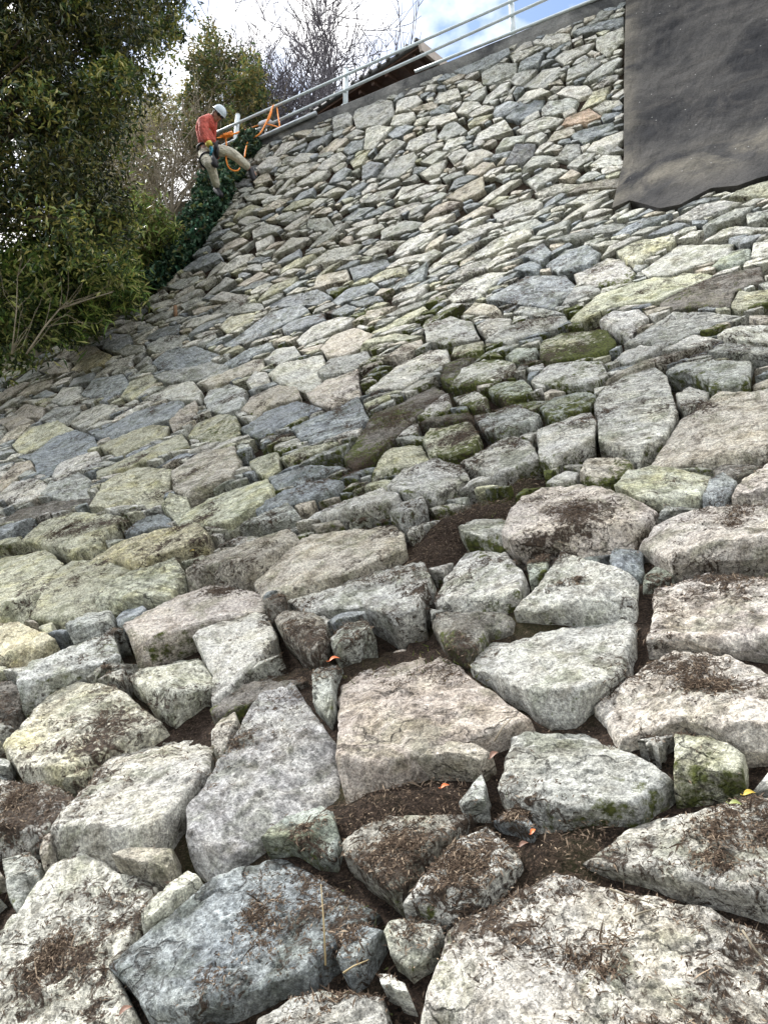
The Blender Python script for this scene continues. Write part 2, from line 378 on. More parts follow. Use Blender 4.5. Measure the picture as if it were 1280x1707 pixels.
S += T(0, 400, .5, [
 ('w', [(1015,930),(1060,870),(1150,830),(1280,825),(1330,860),(1300,900),(1200,920),(1050,940)]),
 ('y', [(580,950),(600,890),(680,830),(800,800),(890,790),(910,830),(880,880),(800,910),(740,945),(640,950)]),
 ('y', [(300,890),(340,810),(440,750),(570,755),(560,830),(530,880),(420,890),(340,900)]),
 ('t', [(570,770),(680,700),(780,690),(800,750),(770,790),(700,810),(620,850),(580,830)]),
 ('ym', [(820,700),(880,680),(930,710),(930,760),(880,785),(830,750)]),
 ('y', [(540,890),(570,850),(620,850),(630,880),(580,920)]),
 ('y', [(320,770),(400,720),(520,670),(600,645),(630,680),(560,720),(470,745),(380,780),(330,795)]),
 ('y', [(330,680),(400,640),(490,605),(560,620),(550,650),(460,690),(390,720)]),
 ('w', [(170,780),(200,740),(260,715),(320,695),(335,730),(290,760),(240,770),(190,800)]),
 ('g', [(140,850),(170,800),(260,770),(300,790),(290,850),(200,860)]),
 ('b', [(105,720),(170,660),(250,630),(310,650),(320,680),(240,730),(160,775),(125,770)]),
 ('b', [(320,650),(400,610),(450,570),(600,525),(610,540),(570,590),(480,610),(380,655)]),
 ('w', [(230,600),(260,560),(340,540),(390,550),(370,580),(300,620),(260,620)]),
 ('ym', [(620,640),(660,590),(740,570),(790,590),(800,640),(750,665),(680,670)]),
 ('t', [(560,600),(600,560),(650,530),(660,570),(620,610),(580,640)]),
 ('b', [(800,630),(880,560),(990,530),(1070,560),(1000,600),(930,640),(860,660)]),
 ('b', [(970,620),(1060,570),(1190,520),(1225,590),(1180,630),(1050,670),(1000,660)]),
 ('p', [(1020,510),(1080,460),(1190,420),(1195,510),(1100,550),(1040,540)]),
 ('t', [(800,560),(830,510),(930,480),(990,490),(1000,530),(900,550),(850,580)]),
 ('g', [(675,520),(700,480),(760,470),(820,500),(800,560),(740,575),(690,560)]),
 ('w', [(480,530),(560,480),(640,465),(670,500),(660,530),(590,525),(530,535)]),
 ('t', [(675,480),(740,440),(840,395),(880,390),(875,425),(790,460),(710,490)]),
 ('b', [(510,410),(560,370),(650,350),(730,375),(690,405),(590,430),(530,430)]),
 ('g', [(520,460),(600,430),(700,400),(770,410),(750,440),(660,460),(560,480)]),
 ('b', [(270,510),(310,460),(410,445),(430,480),(370,520),(290,525)]),
 ('y', [(400,520),(430,470),(500,445),(530,460),(480,500),(440,530)]),
 ('Y', [(230,430),(280,390),(340,370),(370,385),(340,410),(270,440)]),
 ('t', [(170,390),(230,350),(320,355),(335,370),(270,400),(210,400)]),
 ('b', [(340,360),(370,310),(430,310),(440,340),(390,370)]),
 ('g', [(370,370),(430,345),(480,350),(480,370),(420,385)]),
 ('b', [(745,340),(800,290),(900,240),(1000,215),(1030,240),(950,280),(850,330),(760,355)]),
 ('b', [(880,220),(960,180),(1060,165),(1105,190),(1060,215),(960,225)]),
 ('b', [(1105,200),(1150,160),(1240,135),(1265,160),(1200,195),(1130,215)]),
 ('t', [(1070,360),(1110,310),(1180,290),(1240,310),(1210,350),(1140,385),(1090,385)]),
 ('w', [(985,330),(1040,280),(1130,255),(1180,260),(1150,290),(1080,320),(1010,350)]),
 ('w', [(895,450),(940,410),(1010,390),(1070,375),(1085,410),(1060,460),(1020,490),(930,475)]),
 ('g', [(1060,440),(1100,400),(1220,360),(1235,390),(1150,440),(1080,455)]),
 ('g', [(880,400),(920,355),(980,350),(1000,380),(930,415)]),
 ('y', [(730,290),(770,255),(850,240),(840,270),(760,310)]),
 ('g', [(700,240),(760,205),(870,210),(880,230),(800,245)]),
 ('w', [(700,205),(740,170),(830,180),(810,205)]),
 ('b', [(940,290),(990,260),(1080,240),(1080,265),(1000,290),(950,315)]),
 ('b', [(480,330),(530,290),(600,280),(590,310),(520,335)]),
 ('g', [(490,370),(540,320),(620,310),(600,350),(530,375)]),
 ('y', [(40,680),(100,620),(190,600),(240,625),(200,660),(130,690),(70,710)]),
 ('t', [(-10,680),(30,620),(100,610),(60,660)]),
 ('t', [(40,570),(80,540),(150,560),(140,590),(80,590)]),
 ('g', [(130,600),(180,555),(270,540),(260,570),(200,610)]),
 ('g', [(170,540),(210,490),(270,485),(265,520),(220,550)]),
 ('t', [(-10,800),(50,740),(100,730),(110,750),(50,790),(0,830)]),
 ('w', [(-20,860),(40,800),(110,790),(160,810),(120,850),(40,870)]),
 ('d', [(10,950),(60,890),(200,850),(300,850),(260,880),(140,905),(60,940)]),
 ('g', [(800,955),(880,920),(960,880),(1000,920),(960,940),(890,955)]),
 ('b', [(840,890),(960,820),(1080,790),(1140,800),(1100,840),(960,880),(860,910)]),
 ('t', [(-10,600),(60,580),(110,600),(30,630)]),
 ('t', [(100,420),(150,400),(240,410),(230,440),(170,450)]),
 ('w', [(820,470),(850,435),(890,440),(900,470),(840,495)])])
S += T(640, 400, .5, [
 ('b', [(340,200),(400,150),(470,110),(600,105),(640,140),(600,200),(560,220),(430,215)]),
 ('w', [(210,190),(270,130),(340,95),(410,100),(360,150),(320,190),(240,205)]),
 ('b', [(535,80),(600,30),(680,15),(720,45),(680,90),(580,100)]),
 ('wm', [(630,100),(680,70),(740,50),(790,60),(840,110),(820,140),(700,150),(650,130)]),
 ('w', [(860,100),(900,50),(980,0),(1060,-10),(1160,10),(1150,50),(1050,80),(960,115),(880,120)]),
 ('y', [(770,30),(850,-5),(960,-20),(970,0),(900,40),(840,80),(800,60)]),
 ('y', [(615,240),(700,190),(830,140),(960,95),(1080,85),(1100,110),(980,150),(900,200),(760,220),(700,270),(650,280),(620,265)]),
 ('dm', [(915,220),(930,180),(1100,120),(1250,85),(1265,130),(1170,170),(1150,220),(1040,235)]),
 ('w', [(715,265),(760,235),(850,230),(880,260),(810,320),(760,290)]),
 ('g', [(800,340),(850,285),(960,230),(1100,225),(1180,245),(1120,290),(1050,320),(940,350)]),
 ('w', [(1110,310),(1180,265),(1300,260),(1380,270),(1380,345),(1180,335)]),
 ('ymm', [(515,390),(525,320),(590,290),(740,285),(770,330),(730,380),(640,400),(560,405)]),
 ('g', [(340,340),(400,290),(480,260),(600,240),(610,270),(530,310),(420,340)]),
 ('w', [(310,290),(350,255),(420,250),(420,280),(350,320)]),
 ('t', [(260,240),(300,205),(370,215),(400,245),(340,250)]),
 ('g', [(425,240),(450,215),(570,235),(600,240),(510,255)]),
 ('t', [(0,400),(60,350),(120,320),(130,345),(60,390)]),
 ('w', [(-60,500),(-20,450),(60,390),(150,350),(210,360),(215,400),(150,440),(60,490),(-20,505)]),
 ('wm', [(220,490),(260,420),(330,390),(430,395),(440,420),(370,470),(290,485)]),
 ('wm', [(220,490),(300,490),(345,530),(350,565),(290,560),(240,530)]),
 ('Gm', [(345,500),(380,465),(470,465),(500,500),(460,520),(400,540)]),
 ('wm', [(490,470),(550,410),(640,400),(720,400),(745,440),(700,480),(620,490),(530,485)]),
 ('w', [(700,540),(730,490),(820,430),(900,415),(940,450),(975,570),(940,640),(880,700),(840,710),(720,670)]),
 ('gm', [(940,430),(970,395),(1100,390),(1220,400),(1215,470),(1120,500),(1080,500),(1080,470),(1000,440),(960,460)]),
 ('w', [(965,495),(1010,445),(1085,490),(1070,530),(1010,575),(985,560)]),
 ('t', [(870,740),(900,680),(980,590),(1040,540),(1120,500),(1300,490),(1400,500),(1400,700),(1200,700),(1090,730),(1000,720),(940,745)]),
 ('t', [(735,470),(850,400),(1000,350),(1070,350),(980,380),(920,410),(820,440)]),
 ('w', [(760,380),(800,345),(900,345),(940,355),(850,400),(790,405)]),
 ('g', [(1075,370),(1120,340),(1280,350),(1350,360),(1350,395),(1180,385)]),
 ('ym', [(130,660),(150,620),(290,610),(320,660),(300,720),(220,735),(150,720)]),
 ('dm', [(120,610),(180,570),(280,570),(310,600),(200,605)]),
 ('w', [(255,740),(340,680),(420,640),(490,670),(520,730),(430,750),(350,785),(310,780)]),
 ('w', [(510,640),(560,600),(680,555),(705,610),(700,680),(640,720),(560,760),(520,740)]),
 ('g', [(300,600),(380,560),(440,550),(520,590),(500,620),(400,660),(330,645)]),
 ('Gm', [(515,560),(560,500),(660,490),(710,510),(680,550),(600,590),(550,600)]),
 ('tm', [(650,780),(680,710),(760,685),(830,730),(820,760),(700,800)]),
 ('w', [(10,830),(60,780),(180,730),(260,745),(285,790),(240,830),(160,860),(60,860)]),
 ('ym', [(-50,790),(0,700),(80,665),(120,670),(155,740),(60,770)]),
 ('wm', [(85,560),(150,510),(210,505),(225,560),(150,590),(110,590)]),
 ('wm', [(30,620),(70,580),(110,600),(110,640),(60,650),(30,650)]),
 ('g', [(20,930),(80,850),(130,850),(145,890),(60,950)]),
 ('yg', [(770,830),(810,770),(900,745),(1090,755),(1095,790),(1050,860),(980,885),(850,870)]),
 ('b', [(1060,870),(1080,800),(1130,780),(1180,810),(1160,860),(1120,885)]),
 ('p', [(1155,870),(1190,800),(1300,740),(1400,720),(1400,860),(1200,885)]),
 ('d', [(1095,750),(1130,720),(1230,695),(1275,735),(1180,790),(1110,775)]),
 ('w', [(530,800),(600,750),(650,760),(640,790),(560,810)]),
 ('G', [(1090,90),(1140,30),(1220,15),(1220,60),(1150,95)]),
 ('w', [(1220,50),(1230,0),(1340,0),(1340,60)]),
 ('ym', [(1150,220),(1180,170),(1290,155),(1330,200),(1210,230)]),
 ('g', [(140,330),(130,280),(220,250),(290,270),(320,330),(200,345)]),
 ('ym', [(220,380),(230,345),(330,335),(330,370),(260,385)]),
 ('dm', [(185,460),(200,400),(300,375),(250,430),(225,470)]),
 ('g', [(590,220),(630,160),(710,130),(720,160),(640,195)]),
 ('b', [(430,100),(480,55),(520,80),(510,105)]),
 ('b', [(400,70),(470,30),(530,5),(560,40),(520,75),(480,55)]),
 ('b', [(0,150),(60,130),(140,70),(130,130),(40,160)]),
 ('G', [(400,380),(440,350),(510,360),(500,400),(430,400)])])
S += T(560, 0, .5625, [
 ('b', [(345,205),(390,165),(510,140),(515,160),(450,200),(380,220)]),
 ('g', [(50,345),(60,300),(110,285),(165,300),(170,340),(130,370),(60,378)]),
 ('g', [(-10,390),(-10,340),(30,322),(48,345),(40,370)]),
 ('w', [(175,335),(180,295),(240,278),(255,300),(225,325)]),
 ('w', [(160,370),(170,340),(230,330),(235,350),(200,370)]),
 ('w', [(80,440),(90,380),(130,370),(165,375),(150,400),(110,440)]),
 ('w', [(285,300),(300,265),(360,260),(370,290),(340,305)]),
 ('g', [(435,250),(430,215),(480,185),(535,185),(530,220),(470,250)]),
 ('w', [(270,370),(280,345),(350,330),(360,350),(310,370)]),
 ('b', [(465,340),(470,310),(510,295),(545,305),(520,330),(480,348)]),
 ('bd', [(500,485),(530,425),(590,420),(580,460),(545,485)]),
 ('T', [(665,370),(680,345),(750,318),(788,345),(740,365)]),
 ('w', [(740,450),(760,420),(850,380),(850,410),(800,455)]),
 ('w', [(750,490),(790,455),(840,450),(845,470),(790,498)]),
 ('g', [(650,470),(680,425),(720,420),(725,450),(690,475)]),
 ('b', [(700,95),(720,80),(850,45),(850,75),(770,95),(720,105)]),
 ('w', [(600,130),(620,100),(690,95),(695,115),(640,140)]),
 ('w', [(530,295),(560,265),(610,260),(635,275),(590,290)]),
 ('w', [(650,280),(680,250),(740,245),(760,265),(720,290)]),
 ('w', [(370,485),(390,450),(430,435),(465,450),(430,475),(400,495)]),
 ('w', [(315,445),(330,410),(380,400),(385,415),(340,445)]),
 ('w', [(770,110),(850,80),(855,120),(800,165),(770,140)])])
SOILS = T(0, 0, 1, [
 ('s', [(560,1320),(640,1292),(700,1278),(780,1275),(825,1290),(800,1335),(740,1338),(650,1352),(600,1368),(560,1350)]),
 ('s', [(665,930),(690,880),(740,840),(800,815),(858,812),(845,850),(838,880),(770,890),(755,905),(720,925),(680,935)]),
 ('s', [(880,1420),(905,1380),(1010,1355),(1075,1335),(1060,1370),(1000,1395),(965,1425),(920,1430)]),
 ('s', [(820,775),(870,770),(905,785),(890,805),(830,800)])])
PAL = {'w': (.45, .45, .425), 'b': (.235, .265, .295), 'g': (.34, .355, .345), 'y': (.40, .405, .315), 'Y': (.44, .41, .29), 't': (.40, .37, .32),
       'T': (.42, .31, .23), 'p': (.45, .41, .38), 'P': (.43, .38, .35), 'd': (.14, .13, .115), 'G': (.31, .345, .31)}

# wall limits in photo pixels
EDGE = [(-900, 1010), (-300, 735), (-60, 632), (0, 612), (60, 592), (130, 560), (185, 538), (235, 500), (262, 478), (300, 445), (335, 410), (358, 372), (378, 330), (392, 295), (408, 262), (425, 240), (520, 195)]
ex = np.array([e[0] for e in EDGE], float); ey = np.array([e[1] for e in EDGE], float)
PB = [(1018, 352), (1050, 338), (1072, 344), (1100, 352), (1135, 345), (1162, 330), (1185, 318), (1230, 314), (1262, 302), (1300, 292), (1500, 262), (1900, 215)]
pbx = np.array([e[0] for e in PB], float); pby = np.array([e[1] for e in PB], float)
def pleft(y): return np.interp(y, [-400, 0, 150, 270, 352], [1052, 1043, 1040, 1040, 1020])

# ------------------------------------------------------------------ cell raster on the wall surface
G = .022
s0, s1 = -7.0, 13.0; t0 = 0.6
NS, NTT = int((s1 - s0) / G), int((TMAX - .09 - t0) / G)
ss = s0 + (np.arange(NS) + .5) * G; tt = t0 + (np.arange(NTT) + .5) * G
SG, TG = np.meshgrid(ss, tt)                      # rows t, cols s
W3 = surf(SG, TG); XG, YG, DG = px(W3)
ok = (XG > -260) & (XG < 1560) & (YG < 2050) & (YG > -140)
ok &= ~((YG < np.interp(XG, ex, ey)) & (XG < 520))
ok &= ~((XG > pleft(YG)) & (YG < np.interp(XG, pbx, pby)))
lab = np.where(ok, 0, -1).astype(np.int32)
def raster(poly_st):
    p = np.array(poly_st); c0, r0 = np.floor((p.min(0) - [s0, t0]) / G).astype(int) - 1; c1, r1 = np.ceil((p.max(0) - [s0, t0]) / G).astype(int) + 1
    c0, r0, c1, r1 = max(c0, 0), max(r0, 0), min(c1, NS), min(r1, NTT)
    if c1 <= c0 or r1 <= r0: return None
    X = SG[r0:r1, c0:c1]; Y = TG[r0:r1, c0:c1]; ins = np.zeros(X.shape, bool); n = len(p)
    for i in range(n):
        x1, y1 = p[i]; x2, y2 = p[(i+1) % n]
        if y1 == y2: continue
        cond = ((y1 > Y) != (y2 > Y)) & (X < (x2 - x1) * (Y - y1) / (y2 - y1) + x1); ins ^= cond
    return slice(r0, r1), slice(c0, c1), ins
def simplify(poly, tol):
    p = np.array(poly, float); n = len(p); k = int(np.argmax(((p - p.mean(0))**2).sum(1))); p = np.roll(p, -k, 0); p = np.vstack([p, p[:1]])
    f = int(np.argmax(((p - p[0])**2).sum(1)))
    def dp(a, b):
        if b <= a + 1: return []
        d = p[b] - p[a]; L = np.hypot(*d) + 1e-9; dist = np.abs((p[a+1:b, 0]-p[a, 0])*d[1] - (p[a+1:b, 1]-p[a, 1])*d[0]) / L
        m = int(np.argmax(dist))
        if dist[m] < tol: return []
        m += a + 1; return dp(a, m) + [m] + dp(m, b)
    return p[[0] + dp(0, f) + [f] + dp(f, n)]
stones = []      # dicts
for tg, poly in S:
    a = np.array(poly); a = simplify(a, .045*math.hypot(*np.ptp(a, axis=0))); a = a.mean(0) + (a - a.mean(0))*(1.055 if a[:, 1].mean() > 850 else 1.03); s_, t_ = st(a[:, 0], a[:, 1]); ps = np.stack([s_, t_], 1)
    rr = raster(ps)
    if rr is None: continue
    sub = lab[rr[0], rr[1]]; m = rr[2] & (sub == 0)
    if m.sum() < 6: continue
    idx = len(stones) + 1; sub[m] = idx
    cs = SG[rr[0], rr[1]][m].mean(); ct = TG[rr[0], rr[1]][m].mean()
    stones.append(dict(tag=tg, poly=ps, c=(cs, ct), traced=True))
soilmask = np.zeros(lab.shape, bool)
for tg, poly in SOILS:
    a = np.array(poly); s_, t_ = st(a[:, 0], a[:, 1]); rr = raster(np.stack([s_, t_], 1))
    if rr is None: continue
    sub = lab[rr[0], rr[1]]; m = rr[2] & (sub == 0); sub[m] = -2; soilmask[rr[0], rr[1]] |= m
# pack filler stones, large to small
occ = lab != 0
seeds = []
for a_, tries in ((.40, 2500), (.32, 4000), (.26, 6000), (.205, 8000), (.16, 12000), (.12, 16000), (.085, 22000), (.058, 26000)):
    cr = rng.integers(0, NTT, tries); cc = rng.integers(0, NS, tries)
    s_, t_ = st(rng.uniform(-200, 1480, tries*2), np.concatenate([rng.uniform(0, 1900, tries), rng.uniform(800, 1900, tries)]))
    c2 = ((s_ - s0)/G).astype(int); r2 = ((t_ - t0)/G).astype(int); kk_ = (c2 >= 0) & (c2 < NS) & (r2 >= 0) & (r2 < NTT)
    cr = np.concatenate([cr, r2[kk_]]); cc = np.concatenate([cc, c2[kk_]])
    for r, c in zip(cr, cc):
        if occ[r, c]: continue
        X, Y, D = XG[r, c], YG[r, c], DG[r, c]
        if not (-220 < X < 1500 and Y < 1950): continue
        big_allow = np.interp(Y, [0, 250, 420, 650, 900], [.28, .26, .33, .30, .24])
        if a_ > big_allow * random.uniform(.75, 1.25): continue
        if a_ * F / D < 5: continue
        asp = random.uniform(1.5, 3.0) if Y > 300 else random.uniform(1.05, 1.9); th = random.gauss(-.12, .28)
        b_ = a_ / asp; k = int(a_ / G) + 1
        r0, r1, c0, c1 = r - k, r + k + 1, c - k, c + k + 1
        if r0 < 0 or c0 < 0 or r1 > NTT or c1 > NS: continue
        yy, xx = np.mgrid[-k:k+1, -k:k+1] * G; ca, sa = math.cos(th), math.sin(th)
        e = ((xx*ca + yy*sa) / a_)**2 + ((-xx*sa + yy*ca) / b_)**2 < .74
        if (occ[r0:r1, c0:c1] & e).any(): continue
        occ[r0:r1, c0:c1] |= e; seeds.append((ss[c], tt[r], a_, b_, th, r, c))
best = np.full(lab.shape, 1e9, np.float32)
nt0 = len(stones)
for i, (s_, t_, a_, b_, th, r, c) in enumerate(seeds):
    k = int(a_ * 2.2 / G) + 2; r0, r1, c0, c1 = max(r-k, 0), min(r+k+1, NTT), max(c-k, 0), min(c+k+1, NS)
    xx = SG[r0:r1, c0:c1] - s_; yy = TG[r0:r1, c0:c1] - t_; ca, sa = math.cos(th), math.sin(th)
    e = np.sqrt(((xx*ca + yy*sa) / a_)**2 + ((-xx*sa + yy*ca) / b_)**2).astype(np.float32)
    e = e - .0
    sub = lab[r0:r1, c0:c1]; bs = best[r0:r1, c0:c1]
    m = (e < bs) & (e < 2.1) & ((sub == 0) | (sub > nt0)); sub[m] = nt0 + i + 1; bs[m] = e[m]
    stones.append(dict(c=(s_, t_), traced=False, a=a_))
def inside(s_, t_, L):
    c = ((s_ - s0) / G).astype(int); r = ((t_ - t0) / G).astype(int)
    okk = (c >= 0) & (r >= 0) & (c < NS) & (r < NTT)
    return okk & (lab[np.clip(r, 0, NTT-1), np.clip(c, 0, NS-1)] == L)
def radial_poly(p, c, th):
    """distance along each angle to the polygon border (last crossing kept first)"""
    p = np.asarray(p) - c; n = len(p); out = np.full(len(th), np.inf); dx, dy = np.cos(th), np.sin(th)
    for i in range(n):
        a = p[i]; e = p[(i+1) % n] - a
        den = dx * e[1] - dy * e[0]; den = np.where(abs(den) < 1e-9, 1e-9, den)
        r = (a[0]*e[1] - a[1]*e[0]) / den; u = (a[0]*dy - a[1]*dx) / den
        m = (r > 1e-5) & (u >= -1e-6) & (u <= 1 + 1e-6); out = np.where(m & (r < out), r, out)
    return out
def fnoise(pts, sc, oct=4, seed=0.0, H=1.0, lac=2.1):
    return np.array([mn.fractal(Vector((p[0]*sc + seed, p[1]*sc - seed*.7, p[2]*sc + seed*1.3)), H, lac, oct) for p in pts])

def build_stone(i, st_):
    cs, ct = st_['c']; L = i + 1
    c3 = surf(np.array([cs]), np.array([ct]))[0]; X, Y, D = px(c3); ppm = F / D
    # angular samples
    if st_['traced']:
        size = np.ptp(np.array(st_['poly']), axis=0); rad = .5 * math.hypot(*size) * .7
    else: rad = st_['a']
    npx = rad * ppm
    NA = int(np.clip(npx * .95, 20, 150)); NR = int(np.clip(npx * .22, 3, 40))
    if not (-60 < X < 1340 and Y < 1800): NA = max(14, NA // 3); NR = max(3, NR // 3)
    th = np.arange(NA) * 2 * math.pi / NA
    if st_['traced']:
        pv = np.array(st_['poly']) - np.array([cs, ct]); tv = np.arctan2(pv[:, 1], pv[:, 0]) % (2*math.pi)
        for a_ in tv: th[int(np.argmin(np.abs((th - a_ + math.pi) % (2*math.pi) - math.pi)))] = a_
        th = np.unique(np.round(th, 6)); NA = len(th)
        Rr = radial_poly(st_['poly'], np.array([cs, ct]), th)
        if not np.isfinite(Rr).all():
            g = np.isfinite(Rr)
            if g.sum() < 5: return None
            Rr = np.interp(th, th[g], Rr[g], period=2*math.pi)
        Rr = Rr * 1.0
    else:
        steps = np.arange(1, int(rad * 2.3 / (G*.6))) * G * .6
        q = inside(cs + steps[None]*np.cos(th)[:, None], ct + steps[None]*np.sin(th)[:, None], L)
        first = np.where(q.all(1), len(steps) - 1, np.argmin(q, axis=1)); Rr = steps[np.maximum(first - 1, 0)]
        nv_ = random.choice((4, 5, 5, 6, 7)); av = (np.arange(nv_) + rng.uniform(-.28, .28, nv_)) * 2*math.pi/nv_ + random.random()*6.28
        kv = (np.round(av / (2*math.pi) * NA).astype(int)) % NA
        kv = np.unique([max((k_ + j_) % NA for j_ in (0,)) if False else (k_ + max(range(-(NA//16), NA//16 + 1), key=lambda j_: Rr[(k_ + j_) % NA])) % NA for k_ in kv])
        vp = np.stack([Rr[kv]*np.cos(th[kv]), Rr[kv]*np.sin(th[kv])], 1)
        Rp = radial_poly(vp, np.zeros(2), th); Rr = np.where(np.isfinite(Rp), np.minimum(Rp, Rr*1.15), Rr)
    if Rr.mean() < .03: return None
    gap = float(np.interp(D, [1.5, 4, 8], [.011, .007, .004])) * random.uniform(.6, 1.3)
    Rr = np.maximum(Rr - gap, .3 * Rr)
    seed = random.uniform(0, 60)
    # ragged outline
    per = np.stack([np.cos(th), np.sin(th), th * 0], 1)
    Rm = Rr.mean()
    Rr = Rr * (1 + (.04 if npx > 45 else .022) * fnoise(per, 2.6, 4, seed))
    sizeR = min(Rm, .6)
    # rings
    rings = np.concatenate([np.linspace(0, .9, NR + 1)[1:], [.955, .985, 1.0]])
    sl = float(slope(np.array([ct]))[0])
    low = np.clip((8.2 - ct) / 4.5, 0, 1)                     # lower stones lie flatter than the batter
    kf = min(1.0, .16 / Rm)                                     # big faces stay close to the plane of the batter
    tiltb = -(.04 + .20 * low) * random.uniform(.3, 1.5) * kf; tilta = random.gauss(0, .08) * kf
    lift = random.uniform(-.012, .026) * (0.25 + low) * (2.3 if D > 2.6 and low > .15 else 1)
    if not st_['traced'] and D < 5 and Rm < .12: lift -= .028
    planes = [(tilta, tiltb, 0.0)]
    for k in range(random.choice((1, 2, 3))):
        a = random.uniform(0, 6.283); g = random.uniform(.15, .6) * kf * (.35 + .65*low); off = random.uniform(.1, .7)
        planes.append((tilta - g*math.cos(a), tiltb - g*math.sin(a), g * off * Rm))
    if random.random() < (.9 if low > .25 else .5):             # broken lower face turned to the ground
        bmin = float(np.min(Rr*np.sin(th))); wd = min(random.uniform(.10, .30)*abs(bmin), random.uniform(.025, .07)); gs = random.uniform(.9, 2.0)
        planes.append((random.gauss(0, .2), gs, gs*(abs(bmin) - wd)))
    if low > .3 and random.random() < .4:
        sd_ = random.choice((-1, 1)); am = float(np.max(sd_*Rr*np.cos(th))); gs = random.uniform(.6, 1.3); wd = min(.2*am, random.uniform(.02, .05))
        planes.append((-sd_*gs, tiltb, gs*(am - wd)))
    a2 = np.concatenate([[0.0], (rings[:, None] * Rr[None] * np.cos(th)[None]).ravel()])
    b2 = np.concatenate([[0.0], (rings[:, None] * Rr[None] * np.sin(th)[None]).ravel()])
    edge = np.concatenate([[Rm], ((1 - rings)[:, None] * Rr[None]).ravel()])
    h = np.min([g0*a2 + g1*b2 + o for g0, g1, o in planes], axis=0)
    bev = min((.03 + .05 * random.random()) * Rm + .002, .014)
    x = np.clip(edge / bev, 0, 1); h = h - .9 * bev * (1 - x)**1.4
    pts = np.stack([a2, b2, h*0], 1)
    n1 = fnoise(pts, 1.6 / max(Rm, .08), 3, seed); n2 = fnoise(pts, 5.5 / max(Rm, .08), 4, seed + 9)
    h = h + n1 * .05 * min(sizeR, .2) + n2 * .024 * min(sizeR, .25)
    if npx > 45:
        n3 = fnoise(pts, 26, 3, seed + 3); h = h + n3 * .0075
        n4 = fnoise(pts * np.array([1, 2.2, 1]), 7, 3, seed + 5); h = h - np.clip(.07 - np.abs(n4), 0, .07) * .13 * (n1 > 0)    # crevices
    h = h - np.percentile(h[-3*NA:-2*NA], 70) + (lift if D > 2.5 else lift*.4) * 1.0 - .004
    s_ = cs + a2; t_ = np.clip(ct + b2, 0, TMAX)
    V = surf(s_, t_, 0.0)
    # normals of the batter
    al = slope(t_); Nn = (-np.sin(al))[:, None] * NQ + np.cos(al)[:, None] * UP
    V = V + Nn * h[:, None]
    # skirt into the wall
    last = V[-NA:]; Nl = Nn[-NA:]; ctr = V[0]
    dep = min(.34, .16 + .5 * Rm)
    sk = []
    for f, sh in ((0, 0), (.22, .004), (.6, -.02), (1.0, -.08)):
        jit = fnoise(last, 6, 2, seed + f) * .02 * (f > 0)
        base = last - Nl * (dep * f) ; inw = (base - (ctr - Nl*(dep*f))); inw /= np.linalg.norm(inw, axis=1)[:, None]
        sk.append(base + inw * ((sh * min(1, Rm*4)) + jit * min(1, Rm * 5))[:, None])
    V = np.concatenate([V] + sk)
    nring = len(rings) + 4
    qf = []
    i0 = np.arange(NA); i1 = (i0 + 1) % NA
    tri = np.stack([np.zeros(NA, int), 1 + i0, 1 + i1], 1)
    for r in range(nring - 1):
        if r == len(rings) - 1: continue
        a = 1 + r*NA
        qf.append(np.stack([a + i0, a + NA + i0, a + NA + i1, a + i1], 1))
    qf = np.concatenate(qf)
    # the wall frame (DS, up-slope) is left-handed seen from outside : flip
    Xp, Yp, _ = px(c3)
    # colour
    if st_['traced']:
        tg = st_['tag']; col = np.array(PAL[tg[0]])
        if len(tg) > 1 and tg[1] in PAL: col = .6*col + .4*np.array(PAL[tg[1]])
        moss = .02 + .25 * tg.count('m'); yel = 1.0 if tg[0] in 'yYG' else .35; dirtb = .38 if 'd' in tg else .22
    else:
        wts = [5, 2.6, 3, (2.0 if Xp < 700 else .8) if Yp > 420 else .35, 1.5]; key = random.choices('wbgyt', wts)[0]; col = np.array(PAL[key])
        moss = .02 + random.choice((0, 0, .08, .15)); yel = .8 if key == 'y' else .35; dirtb = .24
        if 480 < Yp < 1100 and 450 < Xp < 1200 and random.random() < .6: moss += .26; col = col*.85
    if Yp < 420: moss *= .45; dirtb *= .3; col = col * 1.02
    elif Yp < 650: dirtb *= .7
    elif Yp > 850: dirtb += .07
    col = col * (random.uniform(.84, 1.14)) * np.array([random.uniform(.98, 1.02), 1, random.uniform(.97, 1.03)])
    col = col*.84 + .16*np.array([.38, .37, .335])*(col.mean()/.36)
    nv = len(V)
    pw = fnoise(V, 2.6, 4, 3.3)
    pw2 = fnoise(V, 7.0, 3, 13.3)
    rr_ = np.concatenate([[0], np.repeat(rings, NA), np.ones(4*NA)])
    bb = np.concatenate([b2, np.tile(b2[-NA:], 4)]) / max(Rm, .05)
    dirt = dirtb + .55 * np.clip(pw, -1, 1) + .25*pw2 + .12 * np.clip(bb, 0, 1) * rr_
    dirt[-3*NA:] = np.maximum(dirt[-3*NA:], .40)
    cw = math.exp(-(((Xp - 840)/290)**2 + ((Yp - 680)/240)**2)); moss += .20*cw; dirt = dirt + .13*cw
    ms = moss + .30 * np.clip(fnoise(V, 2.6, 3, 31.0), -1, 1) + .22 * np.clip(-bb, 0, 1) * rr_**3
    ms[-3*NA:] += .08
    st_.update(V=V, q=qf, t=tri, col=np.tile(col, (nv, 1)), dirt=dirt, moss=ms, seedv=np.full(nv, seed), yel=np.full(nv, yel), px=(Xp, Yp), ppm=ppm,
               c3=c3, area=float(np.sum(Rr**2) * math.pi / NA) * (ppm**2) * (0.35 if not (0 < Xp < 1280 and Yp < 1707) else 1), NA=NA, nr=len(rings))
    return st_
built = [b for b in (build_stone(i, s) for i, s in enumerate(stones)) if b]
